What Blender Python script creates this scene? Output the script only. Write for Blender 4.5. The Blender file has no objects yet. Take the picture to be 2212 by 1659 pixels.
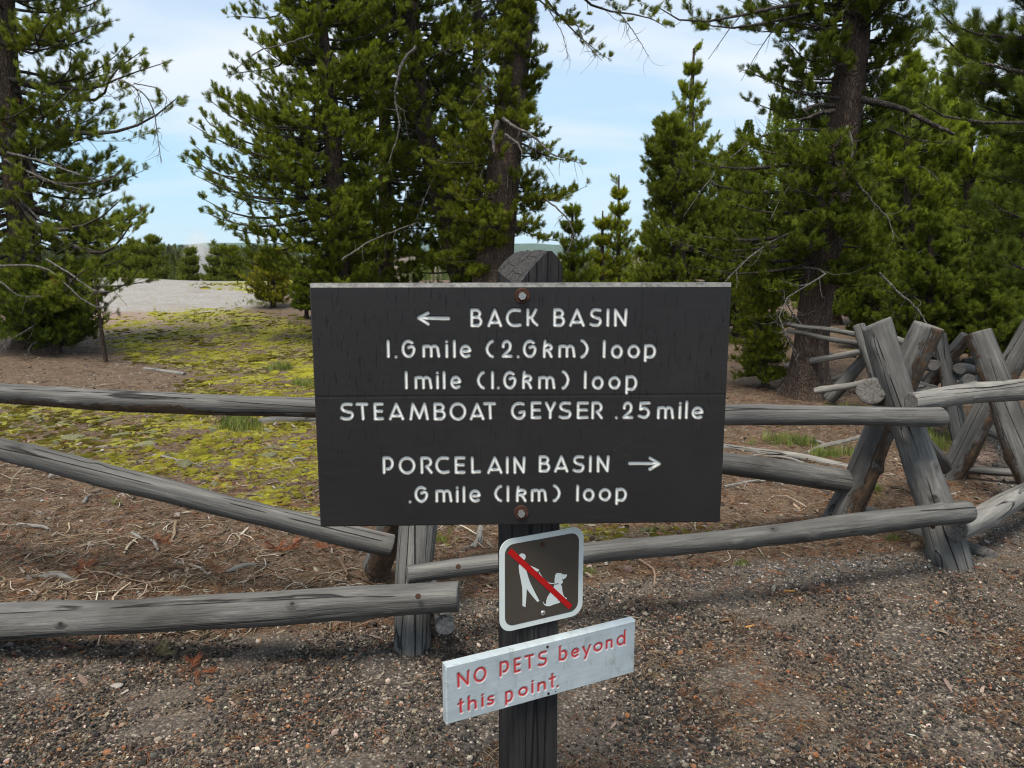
import bpy, bmesh, math, numpy as np
from mathutils import Vector, Matrix
rng = np.random.default_rng(7)
S = bpy.context.scene
COL = S.collection
rad = math.radians

# ------------------------------------------------------------------ camera
FPX, CX, CY = 1593.0, 1106.0, 829.5          # focal length and centre in pixels of a 2212 x 1659 picture
PITCH = rad(10.1); EYE = 1.6
cam_d = bpy.data.cameras.new('camera'); cam = bpy.data.objects.new('camera', cam_d); COL.objects.link(cam)
cam.location = (0, 0, EYE); cam.rotation_euler = (math.pi/2 - PITCH, 0, 0)
cam_d.sensor_width = 36; cam_d.lens = FPX/2212*36; cam_d.clip_start = .05; cam_d.clip_end = 9000
cam_d.dof.use_dof = True; cam_d.dof.focus_distance = 1.75; cam_d.dof.aperture_fstop = 13.0
S.camera = cam

# ------------------------------------------------------------------ world: nishita sky, thin broken cloud
W = bpy.data.worlds.new('World'); S.world = W; W.use_nodes = True
SUN_EL, SUN_AZ = rad(66), rad(205)           # azimuth clockwise from +Y; high and a little behind the camera
nt = W.node_tree; nt.nodes.clear(); N = nt.nodes.new; L = nt.links.new
out = N('ShaderNodeOutputWorld'); bg = N('ShaderNodeBackground'); bg.inputs[1].default_value = .1
sky = N('ShaderNodeTexSky'); sky.sky_type = 'NISHITA'; sky.sun_disc = False
sky.sun_elevation = SUN_EL; sky.sun_rotation = SUN_AZ; sky.air_density = 1.0; sky.dust_density = .6; sky.ozone_density = 1.6
tc = N('ShaderNodeTexCoord'); sep = N('ShaderNodeSeparateXYZ'); L(tc.outputs['Generated'], sep.inputs[0])
# project direction on a cloud plane
zz = N('ShaderNodeMath'); zz.operation = 'MAXIMUM'; L(sep.outputs[2], zz.inputs[0]); zz.inputs[1].default_value = 0.0
za = N('ShaderNodeMath'); za.operation = 'ADD'; L(zz.outputs[0], za.inputs[0]); za.inputs[1].default_value = .16
dv = N('ShaderNodeVectorMath'); dv.operation = 'DIVIDE'
cz = N('ShaderNodeCombineXYZ'); [L(za.outputs[0], cz.inputs[i]) for i in range(3)]
L(tc.outputs['Generated'], dv.inputs[0]); L(cz.outputs[0], dv.inputs[1])
nz = N('ShaderNodeTexNoise'); nz.inputs['Scale'].default_value = .95; nz.inputs['Detail'].default_value = 7; nz.inputs['Roughness'].default_value = .5
nz.inputs['Distortion'].default_value = .25
mp = N('ShaderNodeMapping'); mp.inputs['Location'].default_value = (3.1, 1.4, .0); mp.inputs['Scale'].default_value = (.8, 1.5, 1)
L(dv.outputs[0], mp.inputs[0]); L(mp.outputs[0], nz.inputs['Vector'])
cr = N('ShaderNodeValToRGB'); cr.color_ramp.elements[0].position = .40; cr.color_ramp.elements[1].position = .62
cr.color_ramp.elements[0].color = (.0, .0, .0, 1); cr.color_ramp.elements[1].color = (1, 1, 1, 1)
L(nz.outputs[0], cr.inputs[0])
# a thin veil everywhere: pale blue; clear cyan strip low down
veil = N('ShaderNodeMixRGB'); veil.inputs[0].default_value = .88; L(sky.outputs[0], veil.inputs[1])
vr = N('ShaderNodeValToRGB'); e = vr.color_ramp.elements
e[0].position = 0; e[0].color = (.62, .81, .94, 1); e[1].position = .9; e[1].color = (.72, .79, .88, 1)
m = e.new(.10); m.color = (.49, .74, .93, 1); m = e.new(.28); m.color = (.60, .73, .89, 1)
L(sep.outputs[2], vr.inputs[0])
vs = N('ShaderNodeMixRGB'); vs.blend_type = 'MULTIPLY'; vs.inputs[0].default_value = 1; vs.inputs[2].default_value = (6.1, 6.3, 6.4, 1)
L(vr.outputs[0], vs.inputs[1]); L(vs.outputs[0], veil.inputs[2])
mixc = N('ShaderNodeMixRGB'); mixc.inputs[2].default_value = (5.0, 5.45, 6.0, 1)
cm = N('ShaderNodeMath'); cm.operation = 'MULTIPLY'; L(cr.outputs[0], cm.inputs[0])
lo = N('ShaderNodeMapRange'); lo.inputs['From Min'].default_value = .04; lo.inputs['From Max'].default_value = .22; lo.inputs['To Min'].default_value = .25
L(sep.outputs[2], lo.inputs['Value']); L(lo.outputs[0], cm.inputs[1])
L(cm.outputs[0], mixc.inputs[0]); L(veil.outputs[0], mixc.inputs[1]); L(mixc.outputs[0], bg.inputs[0]); L(bg.outputs[0], out.inputs[0])

sl = bpy.data.lights.new('sun', 'SUN'); so = bpy.data.objects.new('sun', sl); COL.objects.link(so)
sl.energy = 3.0; sl.angle = rad(22); sl.color = (1, .92, .78)
sd = Vector((math.sin(SUN_AZ)*math.cos(SUN_EL), math.cos(SUN_AZ)*math.cos(SUN_EL), math.sin(SUN_EL)))
so.rotation_euler = sd.to_track_quat('Z', 'Y').to_euler(); so.location = (-3, -4, 9)
S.view_settings.view_transform = 'Standard'; S.view_settings.look = 'None'; S.view_settings.gamma = 1; S.view_settings.exposure = 0.80
S.render.engine = 'CYCLES'; S.cycles.max_bounces = 6; S.cycles.diffuse_bounces = 3; S.cycles.transmission_bounces = 4
S.cycles.transparent_max_bounces = 8; S.cycles.volume_bounces = 1; S.cycles.use_denoising = True; S.cycles.filter_width = 1.1; S.cycles.sample_clamp_indirect = 4

# ------------------------------------------------------------------ helpers
cp, sp_ = math.cos(PITCH), math.sin(PITCH)
def ray(px, py):
    a = (px-CX)/FPX; b = (CY-py)/FPX
    return np.array([a, cp + b*sp_, -sp_ + b*cp])
def P(px, py, d):                              # point on the sight line at forward distance d
    r = ray(px, py); return np.array([0, 0, EYE]) + r*(d/r[1])
def proj(p):
    p = np.asarray(p, float) - np.array([0, 0, EYE])
    z = p[..., 1]*cp - p[..., 2]*sp_; y = p[..., 1]*sp_ + p[..., 2]*cp
    z = np.where(z < .05, .05, z)
    return CX + FPX*p[..., 0]/z, CY - FPX*y/z
def sst(a, b, x):                              # also falls when b < a
    t = np.clip((x-a)/(b-a), 0, 1); return t*t*(3-2*t)
def hz(x, y):                                  # terrain height
    x = np.asarray(x, float); y = np.asarray(y, float)
    left = 1 - sst(-1.5, 6, x - .10*y)
    m = (.60+.05*np.sin(x*.35+1)+.03*np.sin(x*.9+y*.3))*sst(12, 25, y)*left - 5.5*sst(27, 60, y) - 2.5*sst(60, 200, y)
    m = m + .035*(np.exp(-((x+.41)**2+(y-2.80)**2)/.02)+np.exp(-((x-2.29)**2+(y-3.66)**2)/.03)+np.exp(-((x-1.95)**2+(y-4.25)**2)/.03))
    return m + .03*np.sin(x*1.1+.5)*np.sin(y*.9) * sst(5, 9, y) + .02*np.sin(x*.6-y*.5)*sst(4, 7, y)
def G(px, py):                                 # where the sight line meets the ground
    r = ray(px, py); y = 1.0
    for d in np.arange(1.0, 70, .02):
        q = np.array([0, 0, EYE]) + r*(d/r[1])
        if q[2] <= hz(q[0], q[1]): return q
    return q
def mat(name):
    m = bpy.data.materials.new(name); m.use_nodes = True
    nt = m.node_tree; b = nt.nodes['Principled BSDF']
    return m, nt, b, nt.nodes.new, nt.links.new
def ramp(nt, fac, stops, interp='LINEAR'):
    r = nt.nodes.new('ShaderNodeValToRGB'); e = r.color_ramp.elements; r.color_ramp.interpolation = interp
    e[0].position, e[1].position = stops[0][0], stops[-1][0]
    e[0].color = (*stops[0][1], 1); e[1].color = (*stops[-1][1], 1)
    for p, c in stops[1:-1]: q = e.new(p); q.color = (*c, 1)
    nt.links.new(fac, r.inputs[0]); return r.outputs[0]
def g1(v): return (v, v, v)
def noise(nt, vec, scale, detail=5, rough=.55, dist=0):
    n = nt.nodes.new('ShaderNodeTexNoise'); n.inputs['Scale'].default_value = scale; n.inputs['Detail'].default_value = detail
    n.inputs['Roughness'].default_value = rough; n.inputs['Distortion'].default_value = dist
    if vec is not None: nt.links.new(vec, n.inputs['Vector'])
    return n.outputs[0]
def voro(nt, vec, scale, feature='F1', out='Distance', rnd=1):
    n = nt.nodes.new('ShaderNodeTexVoronoi'); n.feature = feature; n.inputs['Scale'].default_value = scale; n.inputs['Randomness'].default_value = rnd
    if vec is not None: nt.links.new(vec, n.inputs['Vector'])
    return n.outputs[out]
def mapping(nt, src='Object', scale=(1, 1, 1), loc=(0, 0, 0), rot=(0, 0, 0)):
    t = nt.nodes.new('ShaderNodeTexCoord'); m = nt.nodes.new('ShaderNodeMapping')
    m.inputs['Scale'].default_value = scale; m.inputs['Location'].default_value = loc; m.inputs['Rotation'].default_value = rot
    nt.links.new(t.outputs[src], m.inputs[0]); return m.outputs[0]
def mix(nt, fac, a, b, mode='MIX'):
    n = nt.nodes.new('ShaderNodeMixRGB'); n.blend_type = mode
    for i, v in ((0, fac), (1, a), (2, b)):
        if isinstance(v, (int, float)): n.inputs[i].default_value = v
        elif isinstance(v, tuple): n.inputs[i].default_value = (*v, 1)
        else: nt.links.new(v, n.inputs[i])
    return n.outputs[0]
def math_(nt, op, a, b=None):
    n = nt.nodes.new('ShaderNodeMath'); n.operation = op
    for i, v in ((0, a), (1, b)):
        if v is None: continue
        if isinstance(v, (int, float)): n.inputs[i].default_value = v
        else: nt.links.new(v, n.inputs[i])
    return n.outputs[0]
def attr(nt, name, typ='GEOMETRY', out='Fac'):
    n = nt.nodes.new('ShaderNodeAttribute'); n.attribute_name = name; n.attribute_type = typ; return n.outputs[out]
def bump(nt, b, h, strength, dist=.01, prev=None):
    n = nt.nodes.new('ShaderNodeBump'); n.inputs['Strength'].default_value = strength; n.inputs['Distance'].default_value = dist
    nt.links.new(h, n.inputs['Height'])
    if prev is not None: nt.links.new(prev, n.inputs['Normal'])
    nt.links.new(n.outputs[0], b.inputs['Normal']); return n.outputs[0]
def objrand(nt):
    return nt.nodes.new('ShaderNodeObjectInfo').outputs['Random']

def link(name, me, mats=(), parent=None, **kw):
    o = bpy.data.objects.new(name, me); COL.objects.link(o)
    for m in mats: me.materials.append(m)
    if parent is not None: o.parent = parent
    for k, v in kw.items(): o[k] = v
    return o
def empty(name, loc=(0, 0, 0), **kw):
    o = bpy.data.objects.new(name, None); COL.objects.link(o); o.location = loc; o.empty_display_size = .1
    for k, v in kw.items(): o[k] = v
    return o
def npmesh(name, V, F, smooth=False, mi=None):
    """V (n,3); F (m,k) all faces the same size, or a list of such arrays"""
    me = bpy.data.meshes.new(name); Fs = F if isinstance(F, list) else [F]
    me.vertices.add(len(V)); me.vertices.foreach_set('co', np.asarray(V, np.float32).ravel())
    tot = sum(f.size for f in Fs); nf = sum(len(f) for f in Fs)
    me.loops.add(tot); me.polygons.add(nf)
    me.loops.foreach_set('vertex_index', np.concatenate([f.ravel() for f in Fs]).astype(np.int32))
    ls = []; st = 0
    for f in Fs:
        ls.append(st + np.arange(len(f))*f.shape[1]); st += f.size
    me.polygons.foreach_set('loop_start', np.concatenate(ls).astype(np.int32))
    if mi is not None: me.polygons.foreach_set('material_index', np.asarray(mi, np.int32))
    me.polygons.foreach_set('use_smooth', np.full(nf, smooth)); me.update(calc_edges=True); me.validate()
    return me
def fattr(me, name, data):
    a = me.attributes.new(name, 'FLOAT', 'POINT'); a.data.foreach_set('value', np.asarray(data, np.float32))
def vattr(me, name, data):
    a = me.attributes.new(name, 'FLOAT_VECTOR', 'POINT'); a.data.foreach_set('vector', np.asarray(data, np.float32).ravel())

def tubes(C, R, k=5, caps=False):
    """C (n,m,3) centre lines, R (n,m) radii -> V,F arrays of n tubes"""
    n, m, _ = C.shape
    T = np.gradient(C, axis=1); T /= np.linalg.norm(T, axis=2, keepdims=True)+1e-9
    up = np.zeros_like(T); up[..., 2] = 1; alt = np.abs(T[..., 2]) > .9; up[alt] = (1, 0, 0)
    # one reference per tube keeps the rings untwisted
    up[:] = up[:, :1, :]
    A = np.cross(T, up); A /= np.linalg.norm(A, axis=2, keepdims=True)+1e-9
    B = np.cross(T, A)
    a = np.arange(k)*2*np.pi/k
    V = C[:, :, None, :] + R[:, :, None, None]*(np.cos(a)[None, None, :, None]*A[:, :, None, :] + np.sin(a)[None, None, :, None]*B[:, :, None, :])
    V = V.reshape(-1, 3)
    i = np.arange(n)[:, None, None]*m*k; j = np.arange(m-1)[None, :, None]*k; q = np.arange(k)[None, None, :]; q2 = (q+1) % k
    F = np.stack([i+j+q, i+j+q2, i+j+k+q2, i+j+k+q], -1).reshape(-1, 4)
    return V, F

# ------------------------------------------------------------------ instancing for things nobody could count
def unit_dir_euler(d):
    d = d/np.linalg.norm(d, axis=1, keepdims=True)
    return np.stack([np.zeros(len(d)), np.arccos(np.clip(d[:, 2], -1, 1)), np.arctan2(d[:, 1], d[:, 0])], 1)
_gn = {}
def scatter_group(protos):
    key = tuple(p.name for p in protos)
    if key in _gn: return _gn[key]
    g = bpy.data.node_groups.new('scatter_' + protos[0].name, 'GeometryNodeTree')
    g.interface.new_socket('Geometry', in_out='INPUT', socket_type='NodeSocketGeometry')
    g.interface.new_socket('Geometry', in_out='OUTPUT', socket_type='NodeSocketGeometry')
    n, l = g.nodes.new, g.links.new
    gi, go = n('NodeGroupInput'), n('NodeGroupOutput')
    iop = n('GeometryNodeInstanceOnPoints'); jn = n('GeometryNodeJoinGeometry')
    for p in reversed(protos):
        oi = n('GeometryNodeObjectInfo'); oi.inputs['Object'].default_value = p; oi.inputs['As Instance'].default_value = True
        l(oi.outputs['Geometry'], jn.inputs[0])
    l(jn.outputs[0], iop.inputs['Instance']); iop.inputs['Pick Instance'].default_value = True
    def na(name, t):
        a = n('GeometryNodeInputNamedAttribute'); a.data_type = t; a.inputs['Name'].default_value = name
        return a.outputs[0]
    l(na('vi', 'INT'), iop.inputs['Instance Index'])
    er = n('FunctionNodeEulerToRotation'); l(na('rot', 'FLOAT_VECTOR'), er.inputs[0]); l(er.outputs[0], iop.inputs['Rotation'])
    l(na('scl', 'FLOAT_VECTOR'), iop.inputs['Scale'])
    l(gi.outputs[0], iop.inputs['Points']); l(iop.outputs[0], go.inputs[0])
    _gn[key] = g; return g
def scatter(name, pts, rot, scl, tint, protos, parent=None, **kw):
    me = bpy.data.meshes.new(name); n = len(pts)
    me.vertices.add(n); me.vertices.foreach_set('co', np.asarray(pts, np.float32).ravel())
    vattr(me, 'rot', rot)
    scl = np.asarray(scl, float)
    if scl.ndim == 1: scl = np.repeat(scl[:, None], 3, 1)
    vattr(me, 'scl', scl); vattr(me, 'tint', tint)
    a = me.attributes.new('vi', 'INT', 'POINT'); a.data.foreach_set('value', rng.integers(0, len(protos), n).astype(np.int32))
    o = link(name, me, (), parent, **kw)
    if parent is not None: pass
    md = o.modifiers.new('scatter', 'NODES'); md.node_group = scatter_group(protos)
    return o
def proto(name, me, m):
    me.materials.append(m); return bpy.data.objects.new(name, me)      # a source shape, not linked to the scene

# ------------------------------------------------------------------ materials
def make_log_mat(name, warm=0.0, pale=0.0):
    m, nt, b, N, L = mat(name); K = .80 if not pale else 1.0
    co = mapping(nt, 'Object', (14, 14, 1.1)); fine = mapping(nt, 'Object', (90, 90, 3.0)); broad = mapping(nt, 'Object', (3, 3, 1.3))
    r = objrand(nt)
    ofs = N('ShaderNodeVectorMath'); ofs.operation = 'ADD'; L(co, ofs.inputs[0])
    cmb = N('ShaderNodeCombineXYZ'); L(math_(nt, 'MULTIPLY', r, 37.0), cmb.inputs[0]); L(math_(nt, 'MULTIPLY', r, 91.0), cmb.inputs[2]); L(cmb.outputs[0], ofs.inputs[1])
    ofb = N('ShaderNodeVectorMath'); ofb.operation = 'ADD'; L(broad, ofb.inputs[0]); L(cmb.outputs[0], ofb.inputs[1])
    n1 = noise(nt, ofs.outputs[0], 1.6, 9, .68, .9)
    n2 = noise(nt, fine, 1.4, 4, .6)
    n3 = noise(nt, ofb.outputs[0], 1.0, 4, .6)
    p = pale
    base = ramp(nt, n1, [(.24, (.050*K+p, .048*K+p*.95, .046*K+p*.84)), (.40, (.112*K+p, .109*K+p*.95, .105*K+p*.84)), (.56, (.165*K+p, .161*K+p*.95, .154*K+p*.84)), (.74, (.30*K+p, .29*K+p*.95, .275*K+p*.84))])
    c = mix(nt, ramp(nt, n2, [(.35, g1(0)), (.62, g1(.55))]), base, mix(nt, 1.0, base, (.45, .45, .46), 'MULTIPLY'))
    c = mix(nt, ramp(nt, n3, [(.33, g1(.75)), (.47, g1(0))]), c, (.040, .036, .033), 'MIX')
    # brown weathered bark remnants (own shape, kept as geometry attribute)
    bk = attr(nt, 'bark'); bmp = N('ShaderNodeMapping'); bmp.inputs['Scale'].default_value = (.7, .7, 4.5); L(ofs.outputs[0], bmp.inputs[0]); bn = noise(nt, bmp.outputs[0], 1.2, 7, .7)
    bf = ramp(nt, math_(nt, 'ADD', bk, math_(nt, 'MULTIPLY', math_(nt, 'SUBTRACT', bn, .5), 2.2)), [(.55, g1(0)), (.64, g1(1))])
    bcol = ramp(nt, noise(nt, bmp.outputs[0], 2.2, 6, .75), [(.32, (.022, .016, .012)), (.5, (.070, .045, .030)), (.66, (.15, .092, .052)), (.8, (.22, .14, .08))])
    c = mix(nt, bf, c, bcol)
    # long drying cracks
    wv = N('ShaderNodeMapping'); wv.inputs['Scale'].default_value = (.55, .55, .16); L(ofs.outputs[0], wv.inputs[0])
    ck = voro(nt, wv.outputs[0], 1.7, 'DISTANCE_TO_EDGE'); gate = ramp(nt, noise(nt, ofb.outputs[0], 1.9, 2), [(.44, g1(0)), (.50, g1(1))])
    ckm = math_(nt, 'MULTIPLY', ramp(nt, ck, [(0, g1(1)), (.009, g1(.85)), (.022, g1(0))]), gate)
    c = mix(nt, ckm, c, (.012, .011, .011))
    # knots: small dark eyes spread round the log
    tk = N('ShaderNodeTexCoord'); sk = N('ShaderNodeSeparateXYZ'); L(tk.outputs['Object'], sk.inputs[0]); ck2 = N('ShaderNodeCombineXYZ')
    L(math_(nt, 'MULTIPLY', math_(nt, 'ARCTAN2', sk.outputs[1], sk.outputs[0]), .075), ck2.inputs[0]); L(math_(nt, 'ADD', math_(nt, 'MULTIPLY', sk.outputs[2], .8), math_(nt, 'MULTIPLY', r, 31.0)), ck2.inputs[1])
    kd = voro(nt, ck2.outputs[0], 5.2, 'F1', 'Distance'); kn = ramp(nt, math_(nt, 'ADD', kd, math_(nt, 'MULTIPLY', math_(nt, 'SUBTRACT', n2, .5), .02)), [(.0, g1(.9)), (.035, g1(1)), (.055, g1(0))])
    halo = ramp(nt, kd, [(.05, g1(.55)), (.13, g1(0))]); c = mix(nt, halo, c, (.055, .05, .046)); c = mix(nt, kn, c, (.014, .012, .011))
    L(c, b.inputs['Base Color']); b.inputs['Roughness'].default_value = .72; b.inputs['Specular IOR Level'].default_value = .35
    h = math_(nt, 'SUBTRACT', math_(nt, 'ADD', math_(nt, 'MULTIPLY', n1, .8), math_(nt, 'MULTIPLY', n2, .5)), math_(nt, 'MULTIPLY', ckm, 1.6))
    h = math_(nt, 'ADD', h, math_(nt, 'MULTIPLY', math_(nt, 'MULTIPLY', bf, bn), 2.2)); h = math_(nt, 'ADD', h, math_(nt, 'MULTIPLY', halo, 1.6))
    bump(nt, b, h, .9, .008)
    return m
M_log = make_log_mat('weathered_log'); M_log_pale = make_log_mat('pale_log', pale=.07)
def make_end_mat(name='log_end', k=1.0):
    m, nt, b, N, L = mat(name)
    t = N('ShaderNodeTexCoord'); s = N('ShaderNodeSeparateXYZ'); L(t.outputs['Object'], s.inputs[0])
    rr = math_(nt, 'SQRT', math_(nt, 'ADD', math_(nt, 'MULTIPLY', s.outputs[0], s.outputs[0]), math_(nt, 'MULTIPLY', s.outputs[1], s.outputs[1])))
    w = math_(nt, 'SINE', math_(nt, 'ADD', math_(nt, 'MULTIPLY', rr, 1500), math_(nt, 'MULTIPLY', noise(nt, t.outputs['Object'], 40), 9)))
    n = noise(nt, t.outputs['Object'], 60, 6, .7)
    ang = math_(nt, 'ARCTAN2', s.outputs[1], s.outputs[0])
    c = ramp(nt, n, [(.3, (.06*k, .057*k, .054*k)), (.5, (.13*k, .12*k, .112*k)), (.75, (.23*k, .215*k, .195*k))])
    c = mix(nt, ramp(nt, w, [(.2, g1(0)), (1, g1(.35))]), c, (.09, .08, .07))
    cmb = N('ShaderNodeCombineXYZ'); L(math_(nt, 'MULTIPLY', ang, 1.4), cmb.inputs[0]); L(math_(nt, 'MULTIPLY', rr, 5), cmb.inputs[1])
    ck = voro(nt, cmb.outputs[0], 1.3, 'DISTANCE_TO_EDGE')
    c = mix(nt, ramp(nt, ck, [(0, g1(.9)), (.03, g1(0))]), c, (.02, .018, .017))
    L(c, b.inputs['Base Color']); b.inputs['Roughness'].default_value = .9
    bump(nt, b, math_(nt, 'ADD', w, n), .3, .002); return m
M_end = make_end_mat(); M_end_pale = make_end_mat('pale_log_end', 1.9)
def make_bark(name, c0, c1, c2):
    m, nt, b, N, L = mat(name)
    co = mapping(nt, 'Object', (1, 1, .30)); n = noise(nt, co, 7, 8, .75)
    w = N('ShaderNodeVectorMath'); w.operation = 'ADD'; L(co, w.inputs[0])
    nn = N('ShaderNodeTexNoise'); nn.inputs['Scale'].default_value = 7; L(co, nn.inputs['Vector'])
    sc = N('ShaderNodeVectorMath'); sc.operation = 'SCALE'; L(nn.outputs['Color'], sc.inputs[0]); sc.inputs[3].default_value = .3; L(sc.outputs[0], w.inputs[1])
    v = voro(nt, w.outputs[0], 30, 'DISTANCE_TO_EDGE'); v2 = voro(nt, w.outputs[0], 75, 'F1')
    c = ramp(nt, n, [(.3, c0), (.5, c1), (.72, c2)])
    c = mix(nt, ramp(nt, v, [(0, g1(.6)), (.22, g1(0))]), c, (.025, .019, .016))
    c = mix(nt, ramp(nt, v2, [(.2, g1(0)), (.7, g1(.4))]), c, c0)
    L(c, b.inputs['Base Color']); b.inputs['Roughness'].default_value = .92; b.inputs['Specular IOR Level'].default_value = .15
    bump(nt, b, math_(nt, 'ADD', ramp(nt, v, [(0, g1(0)), (.3, g1(1))]), math_(nt, 'MULTIPLY', noise(nt, co, 60, 4), .6)), .9, .02)
    return m
M_bark = make_bark('pine_bark', (.06, .045, .037), (.13, .092, .072), (.22, .165, .13))
M_bark_grey = make_bark('twig_bark', (.055, .047, .042), (.10, .087, .078), (.17, .155, .14))
M_dead = make_bark('dead_twig_bark', (.13, .12, .11), (.22, .205, .19), (.32, .30, .28))
def make_tinted(name, rough=.6, trans=0., noise_amt=.0, spec=.3, bumpy=0):
    m, nt, b, N, L = mat(name)
    c = attr(nt, 'tint', 'INSTANCER', 'Color')
    if noise_amt:
        co = mapping(nt, 'Object', (1, 1, 1)); n = noise(nt, co, 4, 4, .6)
        c = mix(nt, 1.0, c, ramp(nt, n, [(.3, g1(1-noise_amt)), (.7, g1(1))]), 'MULTIPLY')
    L(c, b.inputs['Base Color']); b.inputs['Roughness'].default_value = rough; b.inputs['Specular IOR Level'].default_value = spec
    if bumpy: bump(nt, b, noise(nt, mapping(nt, 'Object', (1, 1, 1)), 6, 4, .7), bumpy, .1)
    if trans:
        t = N('ShaderNodeBsdfTranslucent'); L(mix(nt, 1.0, c, (1.3, 1.35, .6), 'MULTIPLY'), t.inputs[0]); ms = N('ShaderNodeMixShader'); ms.inputs[0].default_value = trans
        L(b.outputs[0], ms.inputs[1]); L(t.outputs[0], ms.inputs[2]); L(ms.outputs[0], nt.nodes['Material Output'].inputs[0])
    return m
M_needle = make_tinted('pine_needle', .6, .30, 0, .15)
M_grass = make_tinted('grass_blade', .6, .35)
M_stone = make_tinted('pebble', .75, 0, .45, .3, .5)
M_moss = make_tinted('moss_cushion', .95, .0, .45, .1, .9)
M_litter = make_tinted('litter_wood', .85, 0, .35, .2, .4)
def plain(name, col, rough=.6, metal=0, spec=.5, n_amt=0, n_scale=30, bstr=0):
    m, nt, b, N, L = mat(name)
    if n_amt:
        n = noise(nt, mapping(nt, 'Object'), n_scale, 6, .65)
        L(ramp(nt, n, [(.3, tuple(v*(1-n_amt) for v in col)), (.7, col)]), b.inputs['Base Color'])
        if bstr: bump(nt, b, n, bstr, .002)
    else: b.inputs['Base Color'].default_value = (*col, 1)
    b.inputs['Roughness'].default_value = rough; b.inputs['Metallic'].default_value = metal; b.inputs['Specular IOR Level'].default_value = spec
    return m
M_rust = plain('rusty_iron', (.085, .036, .022), .8, .3, .4, .7, 120, .6)
M_bolt = plain('galvanised_bolt', (.42, .43, .43), .45, .8, .5, .35, 200, .2)
M_screw = plain('bright_screw', (.6, .6, .6), .3, .9)
M_white_sheet = plain('reflective_white', (.60, .66, .66), .35, 0, .5, .06, 20)
M_brown_sheet = plain('brown_sheeting', (.062, .052, .043), .32, 0, .5, .25, 9)
M_red_sheet = plain('red_sheeting', (.42, .005, .006), .4, 0, .4, .08, 30)

# ------------------------------------------------------------------ ground
def soft(px, py, e):
    cx, cy, rx, ry, a = e
    d = ((px-cx)/rx)**2 + ((py-cy)/ry)**2
    return a*np.clip(1.6 - d, 0, 1)
MOSS = [(860, 770, 260, 55, .9), (880, 910, 260, 60, .8), (-300, 900, 260, 60, .8), (470, 735, 220, 60, 1.2), (570, 840, 160, 70, 1.1), (330, 925, 360, 66, 1.2), (560, 1010, 150, 85, .9), (60, 905, 240, 48, 1.0),
        (640, 1085, 80, 40, .6), (230, 700, 70, 16, .5), (330, 990, 190, 40, .8), (200, 640, 60, 8, .5), (1250, 1165, 90, 30, .45), (1450, 1150, 160, 22, .3),
        (560, 616, 130, 13, .9), (420, 676, 130, 10, .6), (1000, 1160, 80, 30, .6), (1700, 905, 130, 18, .4), (1900, 1060, 60, 20, .25), (1880, 760, 50, 30, .4), (1010, 1230, 60, 20, .4)]
SINT = [(300, 640, 260, 30, .7), (300, 622, 260, 28, .9), (430, 610, 180, 16, 1.0), (160, 630, 150, 36, 1.0), (420, 655, 150, 22, .55), (300, 670, 200, 26, .35)]
PINK = [(330, 690, 170, 30, .9), (180, 690, 120, 40, .8), (2180, 1000, 90, 50, .8)]
def edge_y(px):                                 # near edge of the gravel path, picture rows, as it lies on the ground
    return np.interp(px, [-3000, 0, 560, 850, 960, 1300, 1600, 1900, 2080, 2130, 2200, 2260, 4000], [1400, 1390, 1375, 1350, 1300, 1262, 1215, 1195, 1190, 1120, 1060, 1010, 930])
def vnoise(x, y, sc, seed=0):
    r = np.random.default_rng(seed); T = r.random((256, 256)); u, v = np.asarray(x)*sc, np.asarray(y)*sc
    i, j = np.floor(u).astype(int), np.floor(v).astype(int); f, g = u-i, v-j; f = f*f*(3-2*f); g = g*g*(3-2*g); i %= 256; j %= 256; i2, j2 = (i+1) % 256, (j+1) % 256
    return (T[i, j]*(1-f)+T[i2, j]*f)*(1-g)+(T[i, j2]*(1-f)+T[i2, j2]*f)*g
def fnoise(x, y, sc, seed=0): return .5*vnoise(x, y, sc, seed)+.3*vnoise(x, y, sc*2.3, seed+1)+.2*vnoise(x, y, sc*5.1, seed+2)
def zones(x, y):
    px, py = proj(np.stack([x, y, hz(x, y)], -1))
    moss = sum(soft(px, py, e) for e in MOSS); sint = sum(soft(px, py, e) for e in SINT); pink = sum(soft(px, py, e) for e in PINK)
    near = (y < 14)
    gravel = sst(-28, 28, py - edge_y(px)) * near
    gravel = np.maximum(gravel, sst(1.5, 2.2, x-0.25*y) * sst(-1, 1, py-880) * near * (px > 2150))
    gravel = np.where(y < 1.9, 1, gravel)
    gp = soft(px, py, (2200, 925, 80, 40, 1)) ; gravel = np.maximum(gravel, gp)
    moss = np.clip(moss*1.25, 0, 1)*sst(.40, .54, fnoise(x, y*.8, 1.3, 5)+.22*moss)*(.35+.65*sst(.35, .6, fnoise(x, y, 5, 9)))
    return np.clip(moss, 0, 1)*(1-gravel), np.clip(sint, 0, 1), np.clip(gravel, 0, 1), np.clip(pink, 0, 1)
def grid_axis(segs):
    out = [np.arange(a, b, s) for a, b, s in segs]; return np.concatenate(out + [np.array([segs[-1][1]])])
gx = grid_axis([(-900, -100, 80), (-100, -30, 5), (-30, -9, .6), (-9, 10, .11), (10, 30, .6), (30, 100, 5), (100, 900, 80)])
gy = grid_axis([(-30, 0, 2), (0, 1.6, .2), (1.6, 9, .08), (9, 28, .2), (28, 70, 1.2), (70, 300, 10), (300, 3000, 150)])
X, Y = np.meshgrid(gx, gy); Z = hz(X, Y)
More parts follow.
